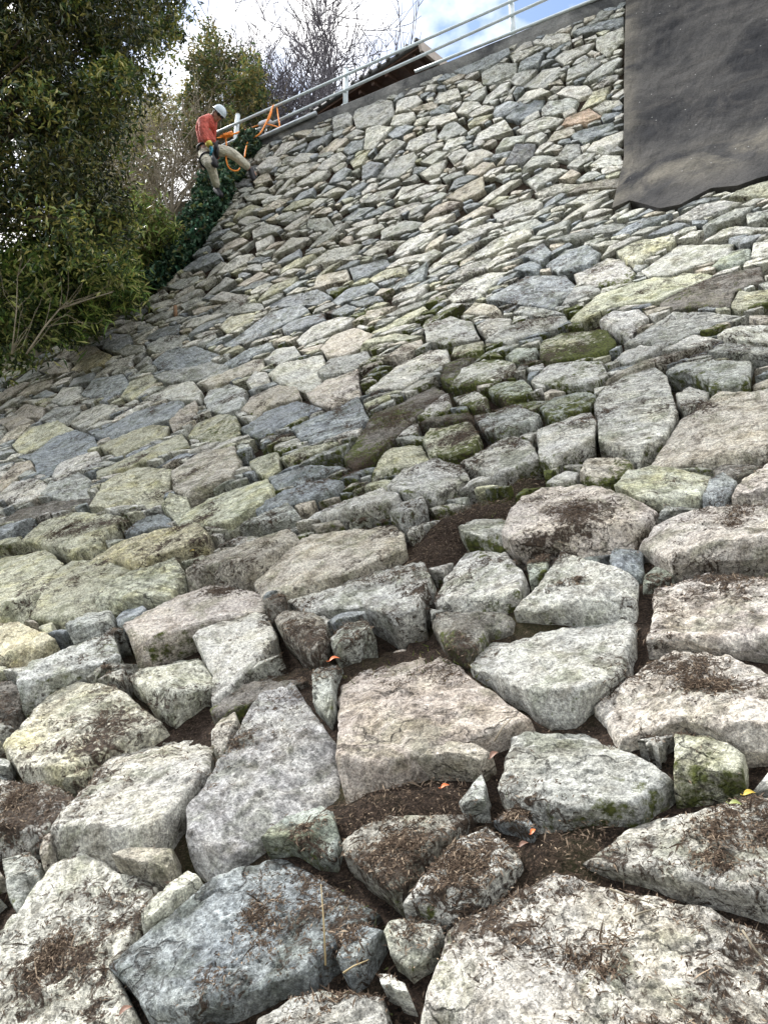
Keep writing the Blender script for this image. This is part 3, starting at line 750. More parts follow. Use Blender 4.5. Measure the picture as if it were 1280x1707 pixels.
# face orientation check
def orient(b):
    V, q = b['V'], b['q']; f = b['t'][0]; n = np.cross(V[f[1]] - V[f[0]], V[f[2]] - V[f[0]])
    if np.dot(n, -V[f[0]]) < 0: b['t'] = b['t'][:, ::-1]; b['q'] = b['q'][:, ::-1]
for b in built: orient(b)
built.sort(key=lambda b: -b['area'])
wall = thing('stone_wall', (0.62*NQ - 1.6*UP).tolist(), 'tall sloping dry stone wall of rough grey and tan boulders, small stones wedged in its gaps', 'stone wall')
def put(b, name):
    return mesh_np(name, b['V'], [b['q'], b['t']], ROCK, wall, col=b['col'], attrs=dict(dirt=b['dirt'], moss=b['moss'], seed=b['seedv'], yel=b['yel']), loc=b['c3'])
for b in built[:98]: put(b, 'stone')
rest = built[98:]
ofs = 0; Vs, Qs, Ts = [], [], []
for b in rest:
    Vs.append(b['V']); Qs.append(b['q'] + ofs); Ts.append(b['t'] + ofs); ofs += len(b['V'])
cat = lambda k: np.concatenate([b[k] for b in rest])
o = mesh_np('stone', np.concatenate(Vs), [np.concatenate(Qs), np.concatenate(Ts)], ROCK, wall, col=cat('col'), attrs=dict(dirt=cat('dirt'), moss=cat('moss'), seed=cat('seedv'), yel=cat('yel')), smooth=False)
tag(o, 'smaller wall stones filling in around the big boulders and up the far slope', kind='stuff')
print('stones', len(built), 'traced', nt0, 'seeds', len(seeds), 'verts', sum(len(b['V']) for b in built))

# earth core the stones are bedded in
def core():
    g = .045; cs_ = np.arange(-6.0, 12.5, g); ct_ = np.arange(.3, TMAX, g); SS, TT = np.meshgrid(cs_, ct_)
    W = surf(SS, TT); X, Y, D = px(W)
    c = np.clip(((SS - s0)/G).astype(int), 0, NS-1); r = np.clip(((TT - t0)/G).astype(int), 0, NTT-1)
    sm = soilmask[r, c].astype(float)
    for _ in range(2): sm = (sm + np.roll(sm, 1, 0) + np.roll(sm, -1, 0) + np.roll(sm, 1, 1) + np.roll(sm, -1, 1)) / 5
    fl = np.stack([SS.ravel(), TT.ravel(), 0*SS.ravel()], 1)
    n = fnoise(fl, 3.0, 4, 5).reshape(SS.shape)
    h = -.070 + .035 * n + sm * .065 - .055*((D > 2.8) & (D < 8.5))
    h = np.where(D > 7, h - .015, h)
    V = surf(SS, TT, h)
    keep = (X > -420) & (X < 1650) & ~((Y < np.interp(X, ex, ey) + 5) & (X < 520))
    nr, nc = SS.shape; ii = np.arange(nr*nc).reshape(nr, nc)
    q = np.stack([ii[:-1, :-1], ii[1:, :-1], ii[1:, 1:], ii[:-1, 1:]], -1)
    kq = keep[:-1, :-1] & keep[1:, :-1] & keep[1:, 1:] & keep[:-1, 1:]
    q = q[kq]
    used = np.unique(q); re = -np.ones(nr*nc, int); re[used] = np.arange(len(used))
    mesh_np('earth_core', V.reshape(-1, 3)[used], re[q], SOIL, wall)
    return SS, TT, h, sm
SSc, TTc, hc, smc = core()

# ------------------------------------------------------------------ litter chips on the near stones and soil
def chips(P0, Nrm, L, Wd, col):
    n = len(P0); r = rng.normal(size=(n, 3)); a = np.cross(Nrm, r); a /= np.linalg.norm(a, axis=1)[:, None]
    a = a + Nrm * rng.normal(0, .28, (n, 1)); b = np.cross(Nrm, a)
    a *= L[:, None]; b *= Wd[:, None]; c = P0 + Nrm * .002
    bend = Nrm * (L * rng.uniform(0, .35, n))[:, None]
    v = np.stack([c - a, c + b + bend, c + a, c - b + bend*.6], 1).reshape(-1, 3)
    f = np.arange(n*4).reshape(n, 4)
    return v, f, np.repeat(col, 4, 0)
Pn, Nr = [], []
for b in built:
    if b['ppm'] < 190: continue
    V = b['V'][:1 + b['NA']*b['nr']]; d = b['dirt'][:len(V)]
    k = np.where(d + rng.normal(0, .17, len(d)) > .68)[0]
    if len(k) == 0: continue
    k = rng.choice(k, min(len(k) * 3, int(2600)), replace=True)
    al = slope(np.array([b['c'][1]]))[0]; n_ = -math.sin(al)*NQ + math.cos(al)*UP
    Pn.append(V[k] + rng.normal(0, .006, (len(k), 3)) * np.array([1, 1, .3])); Nr.append(np.tile(n_, (len(k), 1)))
mk = np.where((smc > .3))
if len(mk[0]):
    k = rng.integers(0, len(mk[0]), 5000); r_, c_ = mk[0][k], mk[1][k]
    s_ = SSc[r_, c_] + rng.uniform(-.03, .03, len(k)); t_ = TTc[r_, c_] + rng.uniform(-.03, .03, len(k))
    al = slope(t_); n_ = (-np.sin(al))[:, None]*NQ + np.cos(al)[:, None]*UP
    Pn.append(surf(s_, t_, hc[r_, c_] + .006)); Nr.append(n_)
kk = rng.integers(0, SSc.size, 150000); r_, c_ = np.unravel_index(kk, SSc.shape)
s_ = SSc[r_, c_] + rng.uniform(-.03, .03, len(kk)); t_ = TTc[r_, c_] + rng.uniform(-.03, .03, len(kk)); al = slope(t_)
p_ = surf(s_, t_, hc[r_, c_] + .008); X_, Y_, D_ = px(p_); kp = (D_ < 3.6) & (X_ > -50) & (X_ < 1330) & (Y_ < 1760)
Pn.append(p_[kp]); Nr.append(((-np.sin(al))[:, None]*NQ + np.cos(al)[:, None]*UP)[kp])
Pn = np.concatenate(Pn); Nr = np.concatenate(Nr); n = len(Pn)
colr = np.array([(.040, .028, .020), (.085, .060, .042), (.155, .118, .085), (.27, .21, .15)])[rng.choice(4, n, p=[.4, .35, .18, .07])]
v, f, cc = chips(Pn, Nr, rng.uniform(.002, .008, n) * rng.choice([1, 2.4, 5], n, p=[.88, .11, .01]), rng.uniform(.0008, .0020, n), colr)
tag(mesh_np('leaf_litter', v, f, LITTER, None, col=cc, smooth=False), 'brown needles and leaf scraps scattered over the boulders and packed in their gaps', 'litter', kind='stuff')
print('litter', n)

# moss and short grass rooted in the damp joints up the middle
kk = rng.integers(0, SSc.size, 260000); r_, c_ = np.unravel_index(kk, SSc.shape); s_ = SSc[r_, c_] + rng.uniform(-.03, .03, len(kk)); t_ = TTc[r_, c_] + rng.uniform(-.03, .03, len(kk))
p_ = surf(s_, t_, hc[r_, c_] + rng.uniform(.0, .045, len(kk))); X_, Y_, D_ = px(p_)
wt = np.exp(-(((X_ - 830)/260)**2 + ((Y_ - 690)/230)**2)) + .12
kp = (D_ < 8) & (X_ > -50) & (X_ < 1330) & (Y_ < 1700)
idx_ = np.where(kp)[0]; nz_ = np.array([mn.fractal(Vector((s_[i]*1.8, t_[i]*1.8, 4)), 1, 2.1, 3) for i in idx_]); idx_ = idx_[(nz_ + wt[idx_]*.9 + rng.normal(0, .1, len(idx_))) > .62]
al = slope(t_[idx_]); nn_ = (-np.sin(al))[:, None]*NQ + np.cos(al)[:, None]*UP; q_ = p_[idx_]; n = len(q_)
dr = nn_*rng.uniform(.5, 1, (n, 1)) + rng.normal(0, .5, (n, 3)); dr /= np.linalg.norm(dr, axis=1)[:, None]; L_ = rng.uniform(.008, .032, n)[:, None]; sd_ = np.cross(dr, rng.normal(size=(n, 3))); sd_ /= np.linalg.norm(sd_, axis=1)[:, None]
v = np.stack([q_ - sd_*.0022, q_ + sd_*.0022, q_ + dr*L_], 1).reshape(-1, 3)
tag(mesh_np('moss', v, np.arange(n*3).reshape(n, 3), LEAF2, None, col=np.repeat(np.array([(.07, .09, .02), (.12, .14, .03), (.05, .06, .02), (.17, .15, .07)])[rng.integers(0, 4, n)], 3, 0), smooth=False), 'green moss and short grass growing in the damp joints up the middle of the wall', 'moss', kind='stuff')
print('moss', n)
# fine grass blades / dry stems in the gaps near the camera are added below
def wallpoint(x, y, h=0.0):
    s_, t_ = st(np.array([x]), np.array([y])); return Vector(surf(s_, t_, h)[0].tolist())
al_ = 0
LEAFORANGE = plain('orange_leaf', (.55, .13, .03), .5, nscale=60, namp=.35); LEAFYEL = plain('yellow_leaf', (.42, .30, .04), .5, nscale=60, namp=.3)
LEAFBR = plain('brown_leaf', (.16, .08, .05), .6, nscale=60, namp=.35); LEAFGR = plain('green_leaf', (.22, .25, .07), .5, nscale=60, namp=.3)
def fallen_leaf(x, y, L, ang_, mat, label, h=.05):
    L *= .48
    p = wallpoint(x, y, h); n_ = Vector((-.15, -.55, .8)).normalized(); a = Vector((math.cos(ang_), 0, 0)) + Vector((0, 0, math.sin(ang_)))
    a = (a - n_*a.dot(n_)).normalized(); b = n_.cross(a); m = MB(); N = 8; v = []; q = []
    for i in range(N+1):
        u = i/N; wdt = L*.23*math.sin(math.pi*u**.8)*(1 if i < N else 0) + .0006
        cen = p + a*(L*(u-.5)) + n_*(L*.18*math.sin(math.pi*u))
        for j in (-1, -.5, 0, .5, 1): v.append(cen + b*(wdt*j) + n_*(abs(j)*wdt*.45))
    for i in range(N):
        for j in range(4): q.append((i*5+j, (i+1)*5+j, (i+1)*5+j+1, i*5+j+1))
    m.add(v, q); m.tube([p - a*(L*.5), p - a*(L*.72) + n_*.004], .0011, 5)
    return tag(m.build('fallen_leaf', mat), label, 'leaf', 'dead leaves lying on the wall')
fallen_leaf(562, 1112, .085, .5, LEAFORANGE, 'orange dead leaf beside the left tip of the large pink triangular boulder', .03)
fallen_leaf(745, 1322, .05, .6, LEAFORANGE, 'orange dead leaf lying on the dark soil below the pink triangular boulder', .02)
fallen_leaf(325, 926, .05, .1, LEAFYEL, 'yellow leaf next to the ochre flat boulder on the left', .03)
fallen_leaf(828, 1275, .07, 1.1, LEAFBR, 'curled purple brown leaf beside the thin tan stone', .03)
fallen_leaf(876, 1420, .05, .7, LEAFBR, 'small brown leaf in the soil above the biggest boulder', .02)
fallen_leaf(893, 1404, .04, 1.2, LEAFORANGE, 'rust coloured leaf in the soil above the biggest boulder', .03)
fallen_leaf(1255, 1368, .055, .15, LEAFYEL, 'olive yellow leaf on the pale boulder at the right edge', .07)
fallen_leaf(1232, 1385, .05, -.5, LEAFGR, 'pale green curled leaf on the pale boulder at the right edge', .07)
fallen_leaf(210, 1685, .06, 1.0, LEAFBR, 'dark red stem-like leaf in the gap below the blue grey boulder', .0)

# ------------------------------------------------------------------ ground, hillside, plateau
def sheet(name, V, mat):
    nr, nc = V.shape[:2]; ii = np.arange(nr*nc).reshape(nr, nc)
    q = np.stack([ii[:-1, :-1], ii[1:, :-1], ii[1:, 1:], ii[:-1, 1:]], -1).reshape(-1, 4)
    return tag(mesh_np(name, V.reshape(-1, 3), q, mat), kind='structure')
gx = np.linspace(-1, 1, 60); gx = np.sign(gx) * (np.abs(gx)**2.5) * 500
GX, GY = np.meshgrid(gx, gx)
sheet('ground', np.stack([GX, GY, np.full(GX.shape, -3.45)], -1), HILL)
hs = np.arange(-26, 44, .35); ht = np.arange(0, TMAX + .001, TMAX/40); HS, HT = np.meshgrid(hs, ht)
hn = fnoise(np.stack([HS.ravel(), HT.ravel(), 0*HS.ravel()], 1), .6, 4, 2).reshape(HS.shape)
sheet('hillside', surf(HS, HT, -.62 + .25*hn*np.clip((HS-6)/3, 0, 1)), HILL)
pq = np.concatenate([np.arange(8.75, 20, .5), [24, 30, 45, 80, 200]]); ps_ = np.concatenate([[-200, -60], np.arange(-26, 44, 1.0), [60, 200]]); PQ_, PS_ = np.meshgrid(pq, ps_)
sheet('plateau', PQ_[..., None]*NQ + PS_[..., None]*DS + np.full(PQ_.shape, 9.55)[..., None]*UP, HILL)

# ------------------------------------------------------------------ coping and concrete facing
def conc_mat(name, a, b, streak=True):
    m = NT(name); big = m.noise(1.1, 5, .62, None, .5); st_n = m.noise(1.0, 6, .62, m.map((1.1, 1.1, 1.5), (0, R(-28), R(25))), 1.8); fine = m.noise(45, 5, .7)
    rid = m.math('ABSOLUTE', m.math('SUBTRACT', m.noise(1.6, 7, .62, m.map((.55, .55, 2.2), (R(10), R(12), R(25))), 1.0), .5))
    c = m.mix(m.ramp(big, .42, .6), a, b)
    if streak:
        low = m.attr('band')
        c = m.mix(m.math('MULTIPLY', m.ramp(st_n, .52, .72), .4), c, (.12, .11, .10))
        c = m.mix(m.math('MULTIPLY', m.math('MULTIPLY', low, m.ramp(st_n, .36, .56)), .75), c, (.17, .155, .125))
    c = m.mix(1.0, c, m.ramp(fine, .3, .7, .7, 1.3), 'MULTIPLY')
    sp_ = m.n('ShaderNodeTexVoronoi'); sp_.inputs['Scale'].default_value = 7; m.l(m.pos, sp_.inputs[0])
    c = m.mix(m.ramp(sp_.outputs['Distance'], .06, .04), c, (.3, .3, .29))
    m.l(c, m.b.inputs['Base Color']); m.b.inputs['Roughness'].default_value = .9; m.b.inputs['Specular IOR Level'].default_value = .2
    n = m.bump(m.noise(6, 7, .72), .014, .8); n = m.bump(fine, .012, .8, n); m.l(n, m.b.inputs['Normal']); return m.m
CONC = conc_mat('stained_concrete', (.016, .017, .020), (.062, .060, .058)); COP = conc_mat('coping_concrete', (.07, .072, .075), (.26, .26, .25), False)
u = np.linspace(0, 1, 130)**1.3; vv = np.linspace(0, 1, 90); U, Vg = np.meshgrid(u, vv)
X = 1020 + U*700
for _ in range(6):
    yb = np.interp(X, pbx, pby); Yp = yb + (-260 - yb) * Vg; X = pleft(Yp) + (1750 - pleft(Yp)) * U
s_, t_ = st(X, np.maximum(Yp, -200)); t_ = np.clip(t_, 0, TMAX)
fl = np.stack([s_.ravel(), t_.ravel(), 0*s_.ravel()], 1)
hh = .035 + .012*fnoise(fl, .7, 3, 4).reshape(s_.shape) + .012*fnoise(fl, 5, 3, 4).reshape(s_.shape)
edge = np.minimum(np.minimum(U*60, Vg*30), 1)**.5; hh = hh*edge + .03*(1-edge)
hh2 = hh.copy(); hh2[0, :] = .03; hh2[:, 0] = .03
t_ = t_ + 0
face = surf(s_, t_, hh2)
cf = thing('concrete_facing', face[0, 60].tolist(), 'dark stained concrete skin covering the upper right part of the stone wall', 'concrete slab')
nr, nc = U.shape; ii = np.arange(nr*nc).reshape(nr, nc); q = np.stack([ii[:-1, :-1], ii[1:, :-1], ii[1:, 1:], ii[:-1, 1:]], -1).reshape(-1, 4)
bpy.data.objects.remove(cf); bl = np.interp(X, [1000, 1040, 1280, 1700], [345, 318, 238, 100]); yy_ = np.maximum(Yp, -200)
band = np.exp(-((yy_ - bl) / 26)**2) + .75*np.exp(-((X - pleft(yy_)) / 22)**2)
cf = mesh_np('concrete_facing', face.reshape(-1, 3), q, CONC, attrs=dict(band=np.clip(band, 0, 1).ravel()), smooth=False)
tag(cf, 'dark stained concrete skin covering the upper right part of the stone wall', 'concrete slab')
if True:
    so_ = cf.modifiers.new('thick', 'SOLIDIFY'); so_.thickness = .16; so_.offset = 1
m = MB()                                   # cast kerb along the top of the wall
sc_ = np.arange(-14, 6.9, .35)
rows = []
for k, s_v in enumerate(sc_):
    n_ = mn.noise(Vector((s_v*1.3, 0, 0)))*.02
    rows.append([PQ(8.25 + n_, s_v, 9.86 + (7 - s_v)*.014 + n_*2), PQ(8.23 + n_, s_v, 9.99 + (7 - s_v)*.015), PQ(8.27 + n_, s_v, 10.02 + (7 - s_v)*.015), PQ(8.75, s_v, 10.03 + (7 - s_v)*.015), PQ(8.8, s_v, 9.5), PQ(8.4, s_v, 9.5)])
v = [p for r in rows for p in r]; q = [(i*6+j, (i+1)*6+j, (i+1)*6+(j+1) % 6, i*6+(j+1) % 6) for i in range(len(rows)-1) for j in range(6)]
m.add(v, q + [(0, 1, 2, 3), (0, 3, 4, 5), tuple((len(rows)-1)*6+k for k in (3, 2, 1, 0)), tuple((len(rows)-1)*6+k for k in (5, 4, 3, 0))])
m.build('coping', COP, wall, smooth=False, bevel=.01)

# ------------------------------------------------------------------ guard rail
PAINT = plain('pale_blue_paint', (.56, .63, .66), .45, .1, nscale=9, namp=.12); GALV = plain('galvanised_pipe', (.40, .44, .47), .4, .5, nscale=8, namp=.2)
rail = thing('guard_rail', PQ(8.36, 4, 10.08), 'low pale blue pipe railing with three posts along the top of the stone wall', 'railing')
def spos(x, y):                            # s on the kerb line for a pixel
    r = ray(x, y); k = 8.36 / (r @ NQ); return float((r @ DS) * k)
for x, y in ((392, 252), (576, 168), (855, 52)):
    s_ = spos(x, y); m = MB(); m.tube([PQ(8.36, s_, 10.02), PQ(8.36, s_, 10.90)], .042, 12); m.tube([PQ(8.36, s_, 10.90), PQ(8.36, s_, 10.912)], .046, 12)
    m.tube([PQ(8.36, s_, 10.088), PQ(8.36, s_, 10.10)], .085, 12)
    m.build('post', PAINT, rail)
for z, kz, r_, a, b, mt in ((10.64, .034, .024, 7.35, -12, PAINT), (10.27, .053, .024, 7.2, -12, PAINT)):
    m = MB(); m.tube([PQ(8.30, s_, z + kz*(7 - s_)) for s_ in np.linspace(a, b, 30)], r_, 10); m.build('rail', mt, rail)
m = MB(); m.tube([PQ(8.19, s_, 9.93 + (6.8 - s_)*.055) for s_ in np.linspace(6.85, 5.05, 6)], .035, 10); m.build('rail', GALV, rail)
m = MB(); m.tube([PQ(8.22, s_, 10.10) for s_ in np.linspace(3.3, -12, 20)], .024, 10); m.build('rail', PAINT, rail)

# ------------------------------------------------------------------ shed roof behind the rail
TILE = plain('dark_roof_tile', (.06, .06, .06), .6, nscale=20, namp=.4); BROWN = plain('brown_boards', (.085, .045, .03), .7, nscale=14, namp=.35); BEIGE = plain('beige_bargeboard', (.36, .31, .27), .7, nscale=9, namp=.15)
e1 = P(698, 78, 12.6); zE = e1.z
r2 = ray(505, 205); e2 = Vector((r2 * (zE / r2[2])).tolist())
ed = (e2 - e1); Lr = ed.length; ed.normalize(); bk = Vector((0, 0, 1)).cross(ed)
if bk.y < 0: bk = -bk
rk = (bk*1.0 + Vector((0, 0, .36))).normalized(); nrm = ed.cross(rk).normalized()
if nrm.z < 0: nrm = -nrm
Lr2 = Lr + 1.5
shed = thing('garden_shed', e1 + ed*Lr2*.5 + bk*1.6 - Vector((0, 0, zE - 9.55)), 'small shed with a dark tiled roof and brown boarded eaves behind the railing', 'shed')
m = MB(); m.box(e1 + ed*Lr2*.5 + rk*1.3, ed*(Lr2*.5), rk*1.3, nrm*.02); m.build('soffit', BROWN, shed, smooth=False)
m = MB(); m.box(e1 + ed*Lr2*.5 + rk*1.3 + nrm*.055, ed*(Lr2*.5 + .04), rk*1.34, nrm*.03)
nt_ = int(Lr2 / .19)
for k in range(nt_ + 1): m.tube([e1 + ed*(k*Lr2/nt_) - rk*.07 + nrm*.09, e1 + ed*(k*Lr2/nt_) + rk*2.62 + nrm*.09], .042, 8)
m.build('roof', TILE, shed)
m = MB()
for k in range(14): m.box(e1 + ed*(Lr2*(k+.5)/14) + rk*1.25 - nrm*.06, ed*.03, rk*1.2, nrm*.038)
m.build('rafter', BROWN, shed, smooth=False)
m = MB(); m.box(e1 - ed*.05 + rk*1.3 - nrm*.03, ed*.025, rk*1.36, nrm*.10); m.build('bargeboard', BEIGE, shed, smooth=False)
m = MB(); m.tube([e1 + ed*(-.1) + rk*2.66 + nrm*.14, e1 + ed*(Lr2) + rk*2.66 + nrm*.14], .09, 10); m.build('ridge', TILE, shed)
m = MB(); m.box(e1 + ed*Lr2*.5 + bk*2.1 + Vector((0, 0, (9.5 - zE)*.5 + .05)), ed*(Lr2*.5 - .5), bk*1.3, Vector((0, 0, (zE-9.5)*.5 + .05))); m.build('wall', BROWN, shed, smooth=False)

# ------------------------------------------------------------------ vegetation
def leaves(name, C0, size, cols, mat, parent=None, droop=.3, aspect=.34, outdir=None, up=.3, label=None):
    n = len(C0); a = rng.normal(size=(n, 3)); a[:, 2] -= droop; a /= np.linalg.norm(a, axis=1)[:, None]
    nn = rng.normal(size=(n, 3)); nn[:, 2] += up*3; b = np.cross(a, nn); b /= np.linalg.norm(b, axis=1)[:, None] + 1e-9
    nrm_ = np.cross(b, a); L = size * rng.uniform(.6, 1.25, n)[:, None]; Wd = L * aspect
    fold = nrm_ * Wd * .35
    v = np.stack([C0 - a*L*.5, C0 - a*L*.05 + b*Wd*.5 + fold, C0 + a*L*.5 - nrm_*L*.12, C0 - a*L*.05 - b*Wd*.5 + fold], 1).reshape(-1, 3)
    f = np.arange(n*4).reshape(n, 4); f = np.concatenate([f[:, [0, 1, 2]], f[:, [0, 2, 3]]])
    return mesh_np(name, v, f, mat, parent, col=np.repeat(cols, 4, 0), smooth=False)
def pick(pal, n, var=.25, cl=None):
    c = np.array(pal)[rng.integers(0, len(pal), n)] * rng.uniform(1-var, 1+var, (n, 1))
    return c
def inpoly(x, y, poly):
    ins = np.zeros(x.shape, bool); n = len(poly)
    for i in range(n):
        x1, y1 = poly[i]; x2, y2 = poly[(i+1) % n]
        if y1 == y2: continue
        ins ^= ((y1 > y) != (y2 > y)) & (x < (x2-x1)*(y-y1)/(y2-y1) + x1)
    return ins
def clumps(poly, d0, d1, ncl, rcl, per, squash=.75, thin=.0):
    """clump centres inside a traced region that has its own depth range; leaves on twig-like sprays around each centre"""
    xs = [p[0] for p in poly]; ys = [p[1] for p in poly]; out = []; cen = []
    while len(cen) < ncl:
        x, y = random.uniform(min(xs), max(xs)), random.uniform(min(ys), max(ys))
        if inpoly(np.array(x), np.array(y), poly): cen.append(P(x, y, random.uniform(d0, d1)))
    for c in cen:
        r = rcl * random.uniform(.55, 1.35); k = int(per * random.uniform(.6, 1.3)); nsp = 7
        dirs = rng.normal(size=(nsp, 3)); dirs /= np.linalg.norm(dirs, axis=1)[:, None]
        w_ = rng.integers(0, nsp, k); u_ = rng.uniform(.1, 1, k)**.6
        p = np.array(c)[None] + dirs[w_]*(u_*r)[:, None] + rng.normal(0, r*.20, (k, 3)); p[:, 2] -= (u_**2)*r*.25
        out.append(p)
    global TONE
    TONE = np.concatenate([np.full((len(o_), 1), random.choice((.45, .7, .9, 1.15, 1.6))*random.uniform(.85, 1.15)) for o_ in out])
    return np.concatenate(out), cen
def limbs(base, cen, r0, mat, name, parent, sag=.1, sides=6, extra=None):
    m = MB(); base = Vector(base)
    fork = sum((Vector(c) for c in cen), Vector()) / len(cen); fork = base.lerp(fork, .55)
    N = 8
    trunk = [base.lerp(fork, i/N) + Vector((mn.noise(Vector((i*.6, 1, base.x)))*.15, mn.noise(Vector((i*.6, 5, base.x)))*.15, 0)) for i in range(N+1)]
    m.tube(trunk, [r0*(1 - .55*i/N) for i in range(N+1)], 10)
    for c in cen:
        c = Vector(c); k = random.randint(N//2, N); a = trunk[k]; mid = a.lerp(c, .5) + Vector((random.gauss(0, .12), random.gauss(0, .12), random.uniform(0, .3)))
        pts = [a, a.lerp(mid, .5) + Vector((0, 0, .05)), mid, mid.lerp(c, .6), c]; rr_ = r0*.3
        m.tube(pts, [rr_, rr_*.7, rr_*.5, rr_*.3, rr_*.12], sides)
    return m.build(name, mat, parent)
def tree(name, label, cat_, base, poly, d, ncl, rcl, per, size, pal, mat, r0=.12, asp=.34, group=None, droop=.3, lc=60):
    t = thing(name, base, label, cat_, group)
    pts, cen = clumps(poly, d[0], d[1], ncl, rcl, per)
    cl = pick(pal, len(pts)) * TONE
    leaves('crown', pts, size, cl, mat, t, droop, asp)
    limbs(base, random.sample(cen, min(lc, len(cen))), r0, BARK, 'trunk', t)
    return t
# the big evergreen whose crown hangs into the picture from the left
POLY_DARK = [(-260, -160), (250, -160), (275, -20), (282, 50), (265, 105), (240, 135), (205, 160), (195, 210), (165, 235), (180, 300), (200, 340), (212, 375), (185, 410), (140, 400), (95, 385), (40, 380), (-40, 385), (-260, 400)]
base = P(-330, 560, 9.5)
tree('evergreen_tree', 'dark glossy evergreen tree leaning in at the top left', 'tree', base, POLY_DARK, (8.0, 11.2), 330, .40, 400, .092,
     [(.07, .11, .028), (.13, .16, .035), (.19, .19, .045), (.030, .055, .020), (.030, .055, .020), (.24, .22, .07)], LEAF, .16, .33, lc=120)
# evergreens behind the railing and person
tree('oak_tree', 'bushy olive green tree directly behind the person in the red jacket', 'tree', PQ(10.2, 9.2, 9.55), [(312, 190), (318, 120), (335, 65), (372, 72), (400, 108), (440, 130), (448, 190), (420, 212), (395, 245), (330, 250)], (14.2, 16.5), 60, .42, 210, .10,
     [(.10, .14, .045), (.17, .16, .05), (.24, .20, .07), (.06, .09, .04)], LEAF2, .12, .4, lc=50)
tree('evergreen_tree', 'paler olive tree glimpsed between the big evergreen and the bare thicket', 'tree', PQ(9.5, 14, 8.6), [(150, 200), (190, 150), (250, 150), (300, 190), (320, 240), (262, 300), (250, 380), (180, 420), (120, 400), (100, 300)], (16, 19), 110, .55, 260, .10,
     [(.20, .20, .07), (.30, .27, .11), (.13, .15, .05), (.34, .30, .15)], LEAF2, .12, .3, lc=40)
# undergrowth on the hillside left of the wall
def shrub(label, poly, d, ncl, rcl, per, size, pal, asp, base_px, mat=LEAF2, name='shrub', cat_='shrub', twigs=40):
    t = thing(name, P(*base_px), label, cat_, 'shrubs on the hillside left of the wall')
    pts, cen = clumps(poly, d[0], d[1], ncl, rcl, per); leaves('foliage', pts, size, pick(pal, len(pts), .35) * TONE, mat, t, .1, asp)
    limbs(P(*base_px), random.sample(cen, min(twigs, len(cen))), .03, TWIG, 'stem', t, sides=4)
GRN = [(.12, .20, .05), (.19, .26, .07), (.36, .40, .13), (.04, .07, .02), (.05, .09, .03), (.36, .36, .15)]
shrub('bright green leafy bush at the left edge just above the stones', [(-60, 400), (70, 410), (110, 470), (100, 560), (40, 590), (-60, 620)], (9.3, 10.8), 60, .36, 120, .12, GRN, .34, (20, 600, 10.4))
shrub('long leaved green bamboo grass in the middle of the hillside', [(90, 400), (170, 420), (215, 440), (225, 490), (170, 530), (110, 560), (80, 500)], (10.0, 11.6), 56, .36, 130, .20, GRN, .12, (140, 545, 10.9), name='bamboo_grass', cat_='bamboo grass')
shrub('yellow green bush between the bamboo grass and the ivy', [(185, 330), (250, 330), (285, 380), (262, 440), (245, 485), (205, 470), (190, 400)], (11.5, 13.4), 50, .38, 150, .14, GRN[:3] + [(.17, .15, .06)], .22, (235, 480, 12.2))
# ivy creeping over the end of the wall
POLY_IVY = [(250, 488), (262, 448), (285, 405), (310, 370), (330, 335), (348, 305), (372, 295), (392, 300), (396, 318), (380, 345), (352, 388), (322, 425), (295, 455), (272, 480)]
ivy = thing('ivy', P(320, 430, 12.0), 'dark blue green ivy bush creeping up the left end of the stone wall', 'ivy')
def on_wall(poly, n, h0, h1):
    xs = [p[0] for p in poly]; ys = [p[1] for p in poly]; x = rng.uniform(min(xs), max(xs), n); y = rng.uniform(min(ys), max(ys), n); k = inpoly(x, y, poly); x, y = x[k], y[k]
    s_, t_ = st(x, y); fl = np.stack([s_, t_, s_*0], 1); bump_ = fnoise(fl, 2.6, 3, 8)
    return surf(s_, t_, rng.uniform(h0, h1, len(x))*(1 + .5*bump_))
pt = on_wall(POLY_IVY, 34000, -.35, .22)
IV = [(.03, .08, .05), (.05, .12, .07), (.07, .15, .085), (.14, .23, .16), (.02, .045, .025), (.02, .045, .025), (.16, .19, .07)]
leaves('foliage', pt, .10, pick(IV, len(pt), .4), LEAF2, ivy, .4, .62, up=.1)
pt2 = on_wall([(372, 258), (398, 258), (414, 284), (402, 302), (380, 304), (362, 292)], 9000, -.3, .05); leaves('foliage', pt2, .09, pick(IV, len(pt2), .4), LEAF2, ivy, .4, .62, up=.1)
m = MB()
for k in range(26):
    a = random.choice(pt.tolist()); p0 = Vector(a); pts = [p0]
    for j in range(7): pts.append(pts[-1] + Vector((random.uniform(-.02, .12), random.uniform(-.02, .1), random.uniform(.02, .14))))
    m.tube(pts, [.012 - .001*j for j in range(8)], 5)
m.build('stem', BARK, ivy)
iv2 = thing('ivy', wallpoint(425, 240, .05), 'small tuft of ivy hanging from the top of the wall under the guard rail pipe', 'ivy')
pt = on_wall([(395, 258), (418, 236), (438, 232), (436, 246), (420, 262), (405, 268)], 5000, 0, .22); leaves('foliage', pt, .075, pick(IV, len(pt), .3), LEAF, iv2, .4, .7, up=.1)
m = MB(); m.tube([wallpoint(425, 240, 0), wallpoint(420, 250, .08), wallpoint(412, 260, .1)], .008, 5); m.build('stem', BARK, iv2)

